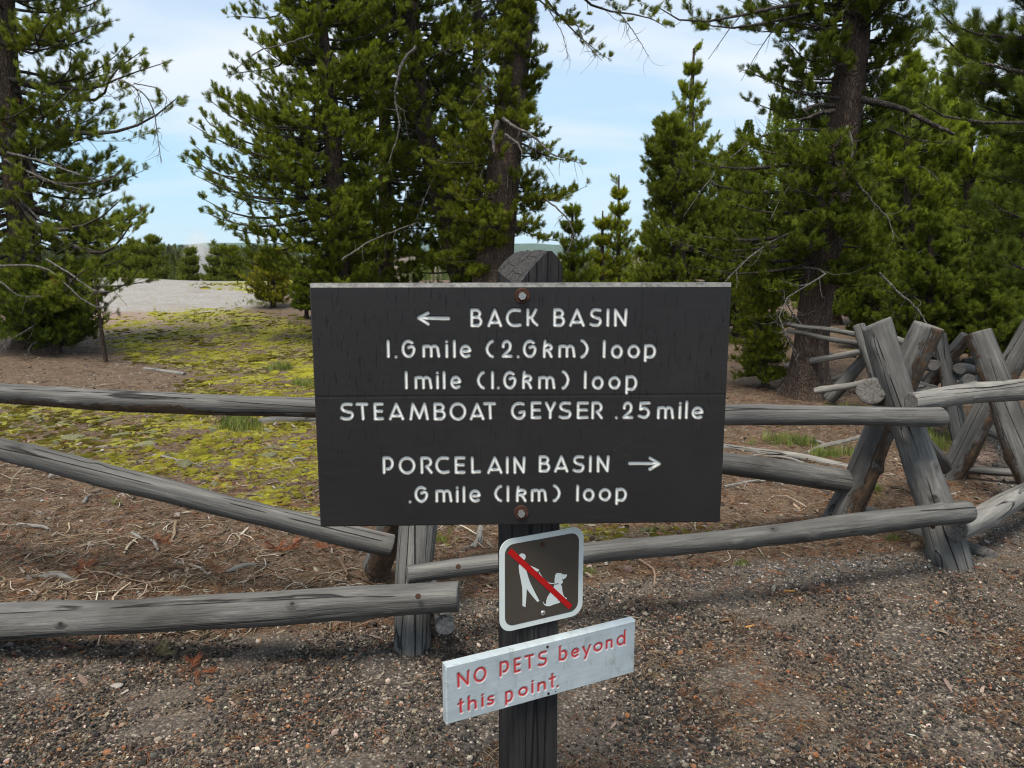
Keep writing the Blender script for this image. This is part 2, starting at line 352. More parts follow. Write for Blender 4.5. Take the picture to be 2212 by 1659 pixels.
# small lumps of the surface itself
lump = (np.sin(X*7.1+Y*3)*np.sin(Y*6.3-X*2.2)*.006 + rng.normal(0, .0035, X.shape)) * (Y < 12) * (Y > 1)
V = np.stack([X, Y, Z+lump], -1).reshape(-1, 3); nx, ny = len(gx), len(gy)
i = (np.arange(ny-1)[:, None]*nx + np.arange(nx-1)[None]).ravel()
me = npmesh('ground', V, np.stack([i, i+1, i+nx+1, i+nx], 1), True)
zm, zs, zg, zp = zones(V[:, 0], V[:, 1])
for k, d in (('moss', zm), ('sinter', zs), ('gravel', zg), ('pink', zp)): fattr(me, k, d)
def make_ground():
    m, nt, b, N, L = mat('forest_floor')
    co = mapping(nt, 'Object')
    n_l = noise(nt, co, 1.3, 6, .6); n_m = noise(nt, co, 9, 6, .7); n_f = noise(nt, co, 60, 5, .7); n_ff = noise(nt, co, 260, 3, .7)
    vc = voro(nt, co, 95, 'F1', 'Color'); vd = voro(nt, co, 95, 'F1', 'Distance')
    vb = N('ShaderNodeSeparateColor'); L(vc, vb.inputs[0])
    duff = ramp(nt, n_f, [(.3, (.035, .025, .018)), (.46, (.105, .072, .050)), (.58, (.20, .145, .105)), (.72, (.38, .31, .24))])
    duff = mix(nt, ramp(nt, n_m, [(.35, g1(.6)), (.6, g1(0))]), duff, (.05, .032, .022))
    grv = ramp(nt, vb.outputs[0], [(0, (.04, .037, .035)), (.45, (.10, .088, .077)), (.8, (.18, .155, .13)), (.95, (.34, .29, .24)), (1, (.5, .46, .41))])
    grv = mix(nt, ramp(nt, n_l, [(.45, g1(0)), (.62, g1(.85))]), grv, ramp(nt, n_ff, [(.3, (.075, .06, .048)), (.6, (.19, .155, .125)), (.8, (.32, .27, .22))]))
    grv = mix(nt, ramp(nt, vd, [(.3, g1(0)), (.65, g1(.7))]), grv, (.045, .036, .030))
    mossc = ramp(nt, n_f, [(.3, (.05, .045, .012)), (.45, (.16, .15, .022)), (.6, (.32, .31, .045)), (.8, (.44, .43, .13))])
    sint = ramp(nt, n_f, [(.3, (.20, .20, .205)), (.6, (.33, .33, .34)), (.8, (.46, .46, .47))])
    sint = mix(nt, ramp(nt, n_m, [(.44, g1(0)), (.60, g1(.8))]), sint, (.21, .175, .12))
    pink = ramp(nt, n_f, [(.3, (.16, .11, .09)), (.6, (.30, .22, .185)), (.8, (.42, .34, .30))])
    c = duff
    c = mix(nt, ramp(nt, math_(nt, 'ADD', attr(nt, 'pink'), math_(nt, 'SUBTRACT', n_m, .5)), [(.4, g1(0)), (.7, g1(.9))]), c, pink)
    c = mix(nt, ramp(nt, math_(nt, 'ADD', attr(nt, 'sinter'), math_(nt, 'ADD', math_(nt, 'SUBTRACT', n_m, .55), math_(nt, 'MULTIPLY', math_(nt, 'SUBTRACT', n_l, .5), 1.2))), [(.25, g1(0)), (.95, g1(1))]), c, sint)
    mm = math_(nt, 'ADD', attr(nt, 'moss'), math_(nt, 'ADD', math_(nt, 'MULTIPLY', math_(nt, 'SUBTRACT', n_m, .5), 2.6), math_(nt, 'MULTIPLY', math_(nt, 'SUBTRACT', n_l, .5), 1.2)))
    c = mix(nt, ramp(nt, mm, [(.55, g1(0)), (.85, g1(1))]), c, mossc)
    gm = math_(nt, 'ADD', attr(nt, 'gravel'), math_(nt, 'MULTIPLY', math_(nt, 'SUBTRACT', n_m, .5), .9))
    gmask = ramp(nt, gm, [(.35, g1(0)), (.65, g1(1))])
    c = mix(nt, gmask, c, grv)
    L(c, b.inputs['Base Color']); b.inputs['Roughness'].default_value = .93; b.inputs['Specular IOR Level'].default_value = .2
    h = math_(nt, 'ADD', math_(nt, 'MULTIPLY', n_m, .9), math_(nt, 'ADD', math_(nt, 'MULTIPLY', n_f, .6), math_(nt, 'MULTIPLY', math_(nt, 'SUBTRACT', 1, vd), .35)))
    bump(nt, b, h, .9, .02); return m
M_ground = make_ground()
link('ground', me, [M_ground], kind='structure')

# far wooded ridge
def ridge(name, d, y_top, lo, hi, seed, col):
    r = np.random.default_rng(seed); n = 160; xs = np.linspace(lo, hi, n)
    top = EYE + d*np.tan(rad(.1)) + np.array([0]*n)
    h = y_top + 6*np.sin(xs/d*7+seed) + 4*np.sin(xs/d*17+2) + 1.5*np.sin(xs/d*45)
    rows = []
    for k, (dy, f) in enumerate(((-500, -.6), (-300, .1), (-120, .6), (0, 1.0), (300, .8), (900, -.6))):
        rows.append(np.stack([xs, np.full(n, d+dy), -12 + (h+12)*f + (r.normal(0, .8, n) if 0 < k < 5 else 0)], 1))
    V = np.concatenate(rows); i = (np.arange(5)[:, None]*n + np.arange(n-1)[None]).ravel()
    m, nt, b, N, L = mat(name+'_forest'); n_ = noise(nt, mapping(nt, 'Object'), .02, 8, .7)
    L(ramp(nt, n_, [(.35, tuple(v*.6 for v in col)), (.65, col)]), b.inputs['Base Color']); b.inputs['Roughness'].default_value = 1
    link(name, npmesh(name, V, np.stack([i, i+1, i+n+1, i+n], 1), True), [m], kind='structure')
ridge('hills', 2700, 30, -2600, 2600, 3, (.05, .085, .05))

# ------------------------------------------------------------------ pine foliage prototypes
def tuft_mesh(name, n, nl, w, seed, spread=(25, 62), bend=.25, L0=1.0):
    """needles along a unit shoot on +Z"""
    r = np.random.default_rng(seed); a = r.uniform(0, 2*np.pi, n); t = r.uniform(.0, 1, n)**.8
    th = np.radians(r.uniform(*spread, n))*(1.15-.55*t)
    d = np.stack([np.cos(a)*np.sin(th), np.sin(a)*np.sin(th), np.cos(th)], 1); b0 = np.stack([0*t, 0*t, t*L0], 1)
    ln = nl*r.uniform(.75, 1.1, n)[:, None]
    side = np.cross(d, r.normal(size=(n, 3))); side /= np.linalg.norm(side, axis=1, keepdims=True)
    mid = b0 + d*ln*.55; tip = b0 + d*ln + np.array([0, 0, bend])*ln
    V = np.stack([b0-side*w*.5, b0+side*w*.5, mid+side*w*.5, mid-side*w*.5, tip], 1).reshape(-1, 3)
    k = np.arange(n)[:, None]*5
    return npmesh(name, V, [k+np.array([[0, 1, 2, 3]]), k+np.array([[3, 2, 4]])])
NEAR = [proto('tuft_near%s' % c, tuft_mesh('tuft_near', 90, .50, .020, s, (28, 75), L0=.8), M_needle) for c, s in (('_a', 1), ('_b', 2), ('_c', 3))]
MID = [proto('tuft_mid%s' % c, tuft_mesh('tuft_mid', 40, .52, .040, s, (28, 80), L0=.75), M_needle) for c, s in (('_a', 4), ('_b', 5), ('_c', 6))]
FAR = [proto('tuft_far%s' % c, tuft_mesh('tuft_far', 22, .55, .09, s, (20, 65)), M_needle) for c, s in (('_a', 7), ('_b', 8), ('_c', 9))]

# one mesh for a trunk given by picture points
def trunk_mesh(name, C, R, k=16, flare=0.0, seed=0):
    r = np.random.default_rng(seed); m = len(C)*5
    t = np.linspace(0, 1, m); s = np.linspace(0, 1, len(C))
    Cc = np.stack([np.interp(t, s, C[:, i]) for i in range(3)], 1); Rr = np.interp(t, s, R)
    for _ in range(3): Cc[1:-1] = (Cc[:-2]+2*Cc[1:-1]+Cc[2:])/4
    V, F = tubes(Cc[None], Rr[None], k)
    V = V.reshape(m, k, 3); ang = np.arange(k)*2*np.pi/k
    lob = np.sin(ang*3+seed)+.6*np.sin(ang*5+1.3*seed)
    z0 = Cc[:, 2]-Cc[0, 2]; fl = flare*np.exp(-z0/.16)[:, None]*(1+.8*lob)[None] + .035*lob[None] + r.normal(0, .018, (m, k))
    V = Cc[:, None]+ (V-Cc[:, None])*(1+fl[..., None])
    return npmesh(name, V.reshape(-1, 3), F, True)

def grow(rs, base, slope, clen, dirs, zatt, tuft, dens, sec_len, droop, upturn, bare=.3, ns=12, nsh=3):
    """returns primaries (C,R), secondaries (C,R), tuft points and directions"""
    n = len(clen); m = 9; t = np.linspace(0, 1, m)
    side = np.stack([-dirs[:, 1], dirs[:, 0], 0*dirs[:, 0]], 1)
    wob = rs.normal(0, .07, (n, 1)); wob2 = rs.normal(0, .05, (n, 1))
    hor = clen[:, None]*t[None]
    zz = clen[:, None]*(slope[:, None]*t[None] - droop*(np.sin(np.pi*t*.9))[None]*(.5+rs.random((n, 1))) + upturn*(t**3)[None])
    C = base(zatt)[:, None] + dirs[:, None]*hor[..., None] + side[:, None]*(clen[:, None]*(wob*np.sin(np.pi*t*1.3)+wob2*np.sin(np.pi*t*3)))[..., None]
    C[..., 2] += zz
    R = (.006+.013*clen[:, None])*(1-.86*t[None])
    # secondaries
    ts = np.clip(bare + (1-bare)*(np.arange(ns)[None]+rs.uniform(0, 1, (n, ns)))/ns, 0, .995)
    def at(tt):
        f = tt*(m-1); i0 = np.clip(f.astype(int), 0, m-2); w = (f-i0)[..., None]; a = np.arange(n)[:, None]
        return C[a, i0]*(1-w)+C[a, i0+1]*w, C[a, i0+1]-C[a, i0]
    p0, d0 = at(ts); d0 /= np.linalg.norm(d0, axis=-1, keepdims=True)
    sg = np.where((np.arange(ns)[None]+rs.integers(0, 2, (n, 1))) % 2, 1., -1.)
    ang = sg*np.radians(rs.uniform(28, 66, (n, ns))); up = rs.uniform(-.35, .55, (n, ns))
    sd = side[:, None]*np.sin(ang)[..., None] + d0*np.cos(ang)[..., None]; sd[..., 2] += up
    sd /= np.linalg.norm(sd, axis=-1, keepdims=True)
    sl = np.clip(clen[:, None]*sec_len*(1.12-ts)*rs.uniform(.6, 1.25, (n, ns)), tuft*1.1, 1.1)
    q = np.linspace(0, 1, 4)
    C2 = p0[:, :, None] + sd[:, :, None]*(sl[..., None]*q)[..., None]
    C2[..., 2] += (sl[..., None]*(-.12*np.sin(np.pi*q)+.16*q**2))
    C2[..., 0] += sl[..., None]*rs.normal(0, .10, sl.shape)[..., None]*q**2
    C2 = C2.reshape(-1, 4, 3); sl = sl.ravel(); R2 = (.0022+.006*sl[:, None])*(1-.75*q[None])
    # shoots
    nq = int(max(2, dens)); M = len(C2)
    tq = rs.uniform(.38, 1, (M, nq))**.8; tq[:, 0] = 1
    f = tq*3; i0 = np.clip(f.astype(int), 0, 2); w = (f-i0)[..., None]; a = np.arange(M)[:, None]
    pp = C2[a, i0]*(1-w)+C2[a, i0+1]*w; dd = C2[a, i0+1]-C2[a, i0]; dd /= np.linalg.norm(dd, axis=-1, keepdims=True)+1e-9
    j = rs.normal(0, .55, dd.shape); j[:, 0] *= .35; dd = dd + j; dd[..., 2] += .62
    dd /= np.linalg.norm(dd, axis=-1, keepdims=True)
    pp = pp + dd*rs.uniform(-.2, .35, (M, nq, 1))*tuft
    keep = (sl[:, None] > rs.uniform(0, .22, (M, nq))) | (tq == 1)
    pp = pp[keep]; dd = dd[keep]
    # tip shoots of the primaries
    tp, td = C[:, -1], C[:, -1]-C[:, -2]; td = td/np.linalg.norm(td, axis=1, keepdims=True)
    return C, R, C2, R2, np.concatenate([pp, tp]), np.concatenate([dd, td])

TINT = np.array([3.5, 2.7, 1.75])[None]
def tints(rs, n, dark, light, pts=None, patch=1.2, warm=.0):
    f = rs.random(n)**1.3
    if pts is not None:
        f = .5*f + .5*(.5+.5*np.sin(pts[:, 0]*patch*2.1+1)*np.sin(pts[:, 2]*patch*2.7+2)*np.sin(pts[:, 1]*patch*1.7))
    c = np.array(dark)[None]*(1-f[:, None]) + np.array(light)[None]*f[:, None]
    c *= TINT*rs.uniform(.6, 1.45, (n, 1)); return c
def pine(name, label, trunk, env, d, seed, n_prim=70, tuft=.13, protos=MID, dark=(.016, .030, .006), light=(.055, .085, .014), fdepth=.9,
         rise=(-.15, .35), droop=.10, upturn=.12, dens=6, sec=.42, ns=12, bare=.22, dead=.0, dead_low=0, group=None, flare=.5, wscale=1.0, base_z=None,
         ztop=None, extra=None, barkm=None, trunk_bark=None, zfill=1.0, rust=0.0, window=None, whorl=0):
    """trunk: [(px,py,width_px)] bottom to top; env: [(py, left px, right px)]; d forward distance"""
    rs = np.random.default_rng(seed)
    if protos is MID: tuft *= .50; dens = dens*2.9
    elif protos is NEAR: tuft *= .60; dens = dens*2.3
    Ct = np.array([P(x, y, d) for x, y, w in trunk]); Rt = np.array([w/2*(Ct[i, 1]*cp-(Ct[i, 2]-EYE)*sp_)/FPX for i, (x, y, w) in enumerate(trunk)])
    gz = float(hz(Ct[0, 0], d)) - .05
    # carry trunk down to the ground
    if Ct[0, 2] > gz+.02:
        v = Ct[0]-Ct[1]; v = v/max(.1, -v[2]) if v[2] < 0 else np.array([0, 0, -1.])
        nb = Ct[0]+v*(Ct[0, 2]-gz); nb[2] = gz; Ct = np.vstack([nb, Ct]); Rt = np.concatenate([[Rt[0]*1.12], Rt])
    else: Ct[0, 2] = gz
    root = empty(name, tuple(Ct[0]), label=label, category='pine tree')
    if group: root['group'] = group
    off = Ct[0].copy()
    tm = trunk_mesh('trunk', Ct-off, Rt, 18, flare, seed)
    link('trunk', tm, [trunk_bark or M_bark], root)
    def base(z):
        return np.stack([np.interp(z, Ct[:, 2], Ct[:, 0]), np.interp(z, Ct[:, 2], Ct[:, 1]), z], 1)
    ez = np.array([P(CX, y, d)[2] for y, a, b in env]); o = np.argsort(ez)
    el = np.array([P(a, y, d)[0] for y, a, b in env])[o]; er = np.array([P(b, y, d)[0] for y, a, b in env])[o]; ez = ez[o]
    zlo, zhi = ez[0], ez[-1] if ztop is None else ztop
    u = (np.arange(n_prim)+rs.uniform(0, 1, n_prim))/n_prim
    zt = zlo + (zhi-zlo)*u**zfill
    if whorl: zt = np.round(zt/whorl)*whorl + rs.normal(0, whorl*.07, n_prim)
    ph = rs.uniform(0, 2*np.pi, n_prim)
    tx = base(zt)[:, 0]
    Lr = np.maximum(tx-np.interp(zt, ez, el), .12); Rr = np.maximum(np.interp(zt, ez, er)-tx, .12); Dr = np.clip(.5*(Lr+Rr)*fdepth, .15, 2.6)
    c, s = np.cos(ph), np.sin(ph); hr = np.where(c > 0, Rr, Lr)
    ln = 1/np.sqrt((c/hr)**2+(s/Dr)**2)*rs.uniform(.55, 1.04, n_prim)
    hfrac = (zt-Ct[0, 2])/(max(Ct[-1, 2], zhi)-Ct[0, 2]); sl = rise[0]+(rise[1]-rise[0])*np.clip(hfrac, 0, 1)+rs.normal(0, .08, n_prim)
    za = np.clip(zt - ln*sl*.7, Ct[0, 2]+.25, Ct[-1, 2])
    dirs = np.stack([c, s, 0*c], 1)
    if window:                                      # a stretch of trunk left open towards the viewer's side
        zw = [P(CX, w_, d)[2] for w_ in window]; kk = ~((zt > zw[1]) & (zt < zw[0]) & (s < .1) & (np.abs(c) < .93)); zt, ph, ln, sl, za, dirs, tx = zt[kk], ph[kk], ln[kk], sl[kk], za[kk], dirs[kk], tx[kk]
    if extra:                                       # chosen limbs: (attach py, tip px, tip py, depth offset)
        for (ya, xt, yt, dz) in extra:
            A = base(np.array([P(CX, ya, d)[2]]))[0]; T = P(xt, yt, d+dz); v = T-A; h = math.hypot(v[0], v[1])
            za = np.append(za, A[2]); ln = np.append(ln, h); dirs = np.vstack([dirs, [v[0]/h, v[1]/h, 0]]); sl = np.append(sl, v[2]/h - upturn)
    C, R, C2, R2, pp, dd = grow(rs, base, sl, ln, dirs, za, tuft, dens, sec, droop, upturn, bare, ns)
    nx_ = len(extra) if extra else 0
    # the limbs one can pick out: each a branch of its own; the rest one mesh of twigs
    big = np.argsort(-ln)[:min(14, len(ln))]
    for bi in big:
        Vb, Fb = tubes(C[bi:bi+1], R[bi:bi+1], 7); link('branch', npmesh('branch', Vb-off, Fb, True), [barkm or M_bark_grey], root)
    rest = np.setdiff1d(np.arange(len(ln)), big)
    V1, F1 = tubes(C[rest], R[rest], 5); V2, F2 = tubes(C2, R2, 3)
    tw = link('twigs', npmesh('twigs', np.concatenate([V1, V2])-off, np.concatenate([F1, F2+len(V1)]), True), [barkm or M_bark_grey], root, kind='stuff')
    if dead > 0:                                     # bare hanging twigs
        nd = int(dead); zz = zlo + (zhi-zlo)*rs.random(nd)**1.2; pa = rs.uniform(0, 2*np.pi, nd); cc, ss = np.cos(pa), np.sin(pa)
        bx = base(zz); hr = np.where(cc > 0, np.interp(zz, ez, er)-bx[:, 0], bx[:, 0]-np.interp(zz, ez, el)); hr = np.clip(hr, .2, 9)
        l2 = hr*rs.uniform(.35, .9, nd); dr = np.stack([cc, ss, 0*cc], 1)
        Cd, Rd, Cd2, Rd2, _, _ = grow(rs, base, rs.uniform(-.5, .1, nd), l2, dr, zz, .1, 2, .55, -.12, -.35, .3, 9)
        Va, Fa = tubes(Cd, Rd*.75, 5); Vb, Fb = tubes(Cd2, Rd2*.9, 3)
        link('dead_branches', npmesh('dead_branches', np.concatenate([Va, Vb])-off, np.concatenate([Fa, Fb+len(Va)]), True), [M_dead], root, kind='stuff')
    n = len(pp)
    sc = tuft*rs.uniform(.55, 1.35, n)
    tn = tints(rs, n, dark, light, pp)
    if rust: q = rs.random(n) < rust; tn[q] = np.array([.30, .11, .035])*rs.uniform(.6, 1.2, (q.sum(), 1))
    scatter('foliage', pp-off, unit_dir_euler(dd), sc, tn, protos, root, kind='stuff')
    return root

# ------------------------------------------------------------------ pines
NEAR_D, NEAR_L = (.022, .040, .010), (.080, .115, .026)
pine('pine_tree', 'large old pine at the left edge, bare grey twigs hanging under its limbs',
     [(75, 748, 74), (58, 600, 60), (40, 430, 52), (22, 250, 46), (12, 100, 42), (5, -80, 36), (0, -330, 26)],
     [(-330, -120, 130), (-200, -220, 220), (-60, -260, 270), (30, -280, 230), (90, -300, 330), (150, -300, 350), (210, -300, 370), (250, -300, 250), (320, -300, 250),
      (400, -300, 290), (450, -300, 310), (520, -300, 300), (560, -300, 270), (610, -250, 230), (650, -200, 200)],
     12.3, 11, 185, .155, NEAR, NEAR_D, NEAR_L, .85, (-.25, .3), .10, .14, 6, .36, 12, .2, dead=44, rust=.006,
     extra=[(250, 388, 205, -1.2), (170, 345, 120, -.4), (440, 312, 455, -1.0), (300, 250, 330, -1.5), (480, 308, 470, -1.8), (540, 300, 600, -1.0), (500, 200, 560, -2.2), (430, 230, 420, -2.0), (560, 180, 640, -1.6), (560, 285, 560, -1.4), (520, 300, 520, -.5), (60, 225, 30, -1.0)])
pine('pine_tree', 'broad pine with pinkish trunk forming the left part of the grove behind the sign',
     [(738, 640, 46), (730, 500, 42), (722, 350, 38), (715, 230, 34), (688, 30, 28), (680, -200, 20), (676, -330, 10)],
     [(-330, 620, 740), (-200, 560, 820), (-60, 560, 850), (15, 580, 900), (60, 630, 900), (100, 560, 900), (160, 500, 880), (200, 530, 860), (255, 412, 850), (350, 412, 850),
      (430, 440, 850), (480, 500, 850), (520, 490, 850), (560, 520, 850), (600, 510, 840), (650, 570, 800)],
     13, 21, 300, .155, MID, (.020, .036, .008), (.075, .110, .018), .9, (-.22, .34), .08, .16, 7, .38, 12, .2, dead=12,
     extra=[(-40, 495, 30, 0), (330, 412, 260, -.5), (380, 415, 330, .2), (60, 495, 160, .2), (540, 470, 525, .3), (360, 418, 300, .6), (420, 422, 375, -.3), (440, 430, 420, .5), (450, 440, 450, -.8), (300, 440, 235, .5), (480, 480, 480, 0), (250, 470, 200, -.4), (500, 500, 500, .6)])
pine('pine_tree', 'pine in the middle of the grove, its slanting dark trunk leaning left behind the sign',
     [(1012, 640, 62), (985, 560, 52), (962, 480, 44), (920, 300, 38), (892, 100, 32), (880, -200, 22), (876, -330, 12)],
     [(-330, 780, 960), (-200, 700, 1050), (0, 690, 1080), (200, 700, 1060), (400, 740, 1060), (480, 780, 1060), (560, 800, 1040), (640, 850, 1020)],
     14.4, 31, 240, .16, MID, (.018, .032, .008), (.066, .100, .016), .85, (-.2, .34), .08, .14, 6, .38, 12, .25, dead=26, zfill=.85)
pine('pine_tree', 'thick forked pine just behind the pointed sign post, bare limbs reaching right',
     [(1062, 640, 92), (1072, 520, 80), (1090, 350, 72), (1102, 230, 66), (1122, 100, 54), (1133, 0, 46), (1142, -250, 36), (1146, -400, 14)],
     [(-330, 1000, 1220), (-200, 960, 1330), (-60, 950, 1240), (0, 960, 1150), (60, 960, 1150), (150, 940, 1190), (250, 930, 1150), (320, 900, 1250), (400, 900, 1268),
      (480, 930, 1215), (560, 940, 1180), (600, 970, 1150)],
     13.1, 41, 200, .155, MID, (.020, .035, .008), (.070, .098, .016), .8, (-.3, .25), .04, .12, 6, .40, 12, .3, dead=30,
     extra=[(-110, 1432, 55, .5), (-60, 1310, 125, .3), (-160, 1390, 10, -.5), (-30, 1260, 60, -.3), (300, 1262, 345, 0), (420, 1265, 400, .3), (470, 1225, 520, -.2)])
pine('pine_tree', 'tall yellow-green young pine with its pointed top standing alone against the sky',
     [(1486, 640, 24), (1490, 300, 15), (1499, 104, 4)],
     [(128, 1496, 1502), (160, 1484, 1516), (230, 1458, 1542), (320, 1432, 1566), (420, 1405, 1600), (520, 1390, 1630), (620, 1380, 1650)],
     17, 51, 84, .19, MID, (.034, .056, .010), (.092, .130, .020), 1, (.1, .9), .03, .25, 4, .26, 8, .1, zfill=1.0, whorl=.42)
pine('pine_tree', 'dense dark pine crown just right of the gap of sky beside the grove',
     [(1470, 660, 34), (1465, 450, 26), (1452, 262, 8)],
     [(262, 1440, 1470), (300, 1398, 1540), (350, 1382, 1580), (420, 1378, 1600), (500, 1372, 1620), (600, 1380, 1640), (680, 1400, 1640)],
     13, 61, 130, .17, MID, (.018, .032, .008), (.060, .090, .016), 1, (-.1, .45), .07, .15, 6, .4, 12, .2)
pine('pine_tree', 'slender bright green young pine, the taller spire right of the sign post',
     [(1335, 650, 12), (1336, 500, 8), (1337, 378, 3)],
     [(408, 1334, 1340), (450, 1322, 1352), (520, 1298, 1374), (570, 1272, 1402), (640, 1258, 1424)],
     18, 71, 90, .19, MID, (.035, .058, .010), (.100, .140, .022), 1, (.2, 1.0), .02, .25, 3, .22, 6, .08, group='young pines behind the sign', whorl=.36)
pine('pine_tree', 'shorter young pine close beside the slender spire',
     [(1300, 650, 12), (1301, 540, 8), (1302, 455, 3)],
     [(478, 1299, 1305), (520, 1288, 1316), (570, 1276, 1326), (640, 1268, 1336)],
     17.5, 72, 46, .20, MID, (.035, .055, .010), (.105, .140, .022), 1, (.2, 1.0), .02, .25, 3, .22, 6, .08, group='young pines behind the sign', whorl=.36)
pine('pine_tree', 'low bright young pine filling the foot of the gap right of the slender spire',
     [(1400, 655, 10), (1400, 580, 7), (1402, 500, 3)], [(500, 1396, 1408), (540, 1378, 1424), (600, 1352, 1448), (645, 1345, 1455)],
     16.5, 74, 70, .18, MID, (.03, .052, .010), (.085, .125, .020), 1, (.1, .8), .03, .2, 3, .28, 7, .1, group='young pines behind the sign', whorl=.3)
pine('pine_tree', 'round-topped young pine directly right of the pointed sign post',
     [(1237, 650, 14), (1238, 540, 9), (1236, 440, 3)],
     [(462, 1232, 1240), (500, 1214, 1260), (550, 1194, 1290), (640, 1180, 1312)],
     16, 73, 64, .19, MID, (.028, .050, .010), (.080, .125, .020), 1, (.1, .8), .03, .2, 3, .26, 7, .1, group='young pines behind the sign', whorl=.34)
pine('pine_tree', 'massive pine with a flared reddish base left of the crossed fence legs',
     [(1742, 858, 84), (1750, 760, 71), (1763, 640, 69), (1790, 500, 66), (1812, 360, 65), (1828, 220, 72), (1848, 80, 60), (1860, -80, 52), (1875, -330, 34)],
     [(-330, 1720, 2060), (-200, 1560, 2120), (-60, 1480, 2120), (0, 1500, 2080), (50, 1620, 2040), (110, 1600, 2000), (200, 1575, 1960), (300, 1420, 1900), (360, 1390, 1870),
      (450, 1395, 1880), (550, 1410, 1900), (620, 1500, 1900)],
     8.4, 81, 200, .125, MID, (.016, .030, .007), (.050, .078, .014), .75, (-.3, .3), .05, .14, 7, .36, 13, .28, dead=26, flare=.55, window=(165, 300),
     extra=[(-40, 1432, 0, -.4), (-20, 1500, 30, -.2), (222, 2075, 300, -.3), (205, 1990, 205, .2), (235, 1680, 240, .2), (20, 1610, 60, .2), (560, 1840, 560, -.6), (600, 1660, 620, -.5)])
pine('pine_tree', 'drooping low pine hanging beside the right edge of the big sign',
     [(1652, 880, 16), (1648, 740, 12), (1655, 560, 5)],
     [(560, 1620, 1690), (620, 1590, 1715), (700, 1572, 1718), (780, 1575, 1705), (850, 1590, 1690)],
     8.9, 91, 150, .105, MID, (.018, .034, .008), (.075, .105, .016), .9, (-.3, .3), .05, .05, 5, .4, 9, .1, dead=10, flare=.2)
RG = 'pines filling the right background'
for (lab, x, top, wl, wr, d, sd_, dk, lt, npm) in (
        ('light green pine right of the massive trunk, below the arching limb', 1960, 130, 110, 120, 13.5, 101, (.025, .045, .009), (.085, .130, .022), 120),
        ('bright green pine between the massive trunk and the right edge', 2090, 90, 130, 130, 15.5, 102, (.026, .048, .009), (.090, .135, .022), 120),
        ('dark pine whose crown fills the lower part of the right edge', 2215, 250, 140, 130, 12.0, 103, (.016, .030, .008), (.055, .088, .016), 110),
        ('shaded pine behind the massive trunk', 1800, 300, 120, 120, 16.5, 104, (.018, .032, .008), (.060, .092, .016), 80),
        ('dark shrubby pine standing behind the crossed fence legs', 2010, 470, 120, 110, 11.0, 105, (.015, .028, .007), (.050, .082, .014), 80),
        ('shaded pine seen through the gap right of the big sign', 1600, 330, 110, 110, 14.0, 106, (.018, .034, .008), (.065, .098, .016), 80),
        ('low green pine behind the far log rails at the right', 1890, 540, 90, 90, 12.5, 107, (.015, .028, .007), (.052, .086, .014), 60),
        ('low dark pine near the right edge behind the second pair of legs', 2140, 540, 100, 100, 10.5, 108, (.014, .026, .007), (.045, .074, .014), 70)):
    gy0 = proj(np.array([P(x, 600, d)[0], d, float(hz(P(x, 600, d)[0], d))]))[1]
    pine('pine_tree', lab, [(x, gy0, 30), (x+4, (gy0+top)/2, 22), (x-3, top-6, 4)],
         [(top, x-8, x+8), (top+50, x-wl*.45, x+wl*.45), (top+150, x-wl*.85, x+wr*.85), ((top+gy0)/2, x-wl, x+wr), (gy0-60, x-wl*1.05, x+wr*1.05), (gy0-18, x-wl*.8, x+wr*.8)],
         d, sd_, npm, .012*d+.02, MID, dk, lt, 1, (-.1, .45), .06, .14, 6, .4, 11, .15, dead=8, group=RG)
pine('pine_tree', 'nearest pine, long-needled boughs reaching in from the right edge',
     [(2440, 1100, 120), (2440, 500, 104), (2440, 0, 92), (2440, -400, 70)],
     [(-400, 2150, 2700), (-150, 2050, 2800), (0, 2020, 2800), (100, 2030, 2800), (200, 2050, 2800), (260, 2080, 2800), (330, 2130, 2800), (450, 2135, 2800), (560, 2150, 2800), (640, 2180, 2800), (720, 2200, 2700)],
     5.4, 111, 190, .12, NEAR, (.014, .030, .008), (.045, .072, .018), .7, (-.25, .3), .08, .12, 7, .34, 14, .25, dead=6,
     extra=[(150, 2025, 60, -.3), (200, 2040, 190, -.5), (420, 2135, 420, -.3), (520, 2150, 540, -.4), (60, 2020, 10, 0)])
pine('pine_tree', 'small dark bushy pine crowding the foot of the large left pine',
     [(120, 748, 22), (112, 660, 16), (105, 590, 4)],
     [(585, 50, 170), (620, -10, 225), (665, -60, 255), (710, -90, 235), (742, -80, 200)],
     11.6, 121, 130, .135, MID, (.016, .034, .008), (.045, .075, .014), .8, (-.1, .5), .04, .2, 6, .4, 10, .05, dead=8, flare=.2)
pine('pine_tree', 'thin sapling with a few tufts standing right of the bushy left pine',
     [(220, 722, 8), (210, 650, 7), (203, 590, 3)],
     [(590, 195, 212), (630, 180, 250), (665, 160, 272), (700, 205, 235)],
     10.9, 131, 9, .13, MID, (.02, .042, .01), (.06, .10, .018), 1, (.2, .7), .02, .25, 2, .3, 3, .5, flare=.1)
pine('pine_tree', 'low yellow-green pine bush at the left foot of the grove, behind the gravel rise',
     [(590, 668, 12), (590, 610, 8), (588, 545, 3)],
     [(545, 575, 600), (580, 530, 640), (620, 510, 660), (655, 540, 650), (672, 560, 640)],
     G(590, 664)[1], 141, 60, .15, MID, (.035, .05, .009), (.11, .13, .02), 1, (.0, .6), .03, .2, 5, .38, 8, .05, dead=5, flare=.1)
pine('pine_tree', 'small dark pine bush touching the left edge of the big sign',
     [(662, 690, 10), (662, 650, 7), (660, 600, 3)],
     [(600, 645, 680), (640, 630, 700), (685, 635, 700)],
     G(662, 688)[1], 142, 60, .13, MID, (.018, .036, .008), (.06, .095, .016), 1, (.0, .6), .03, .1, 5, .38, 8, .05, flare=.1)
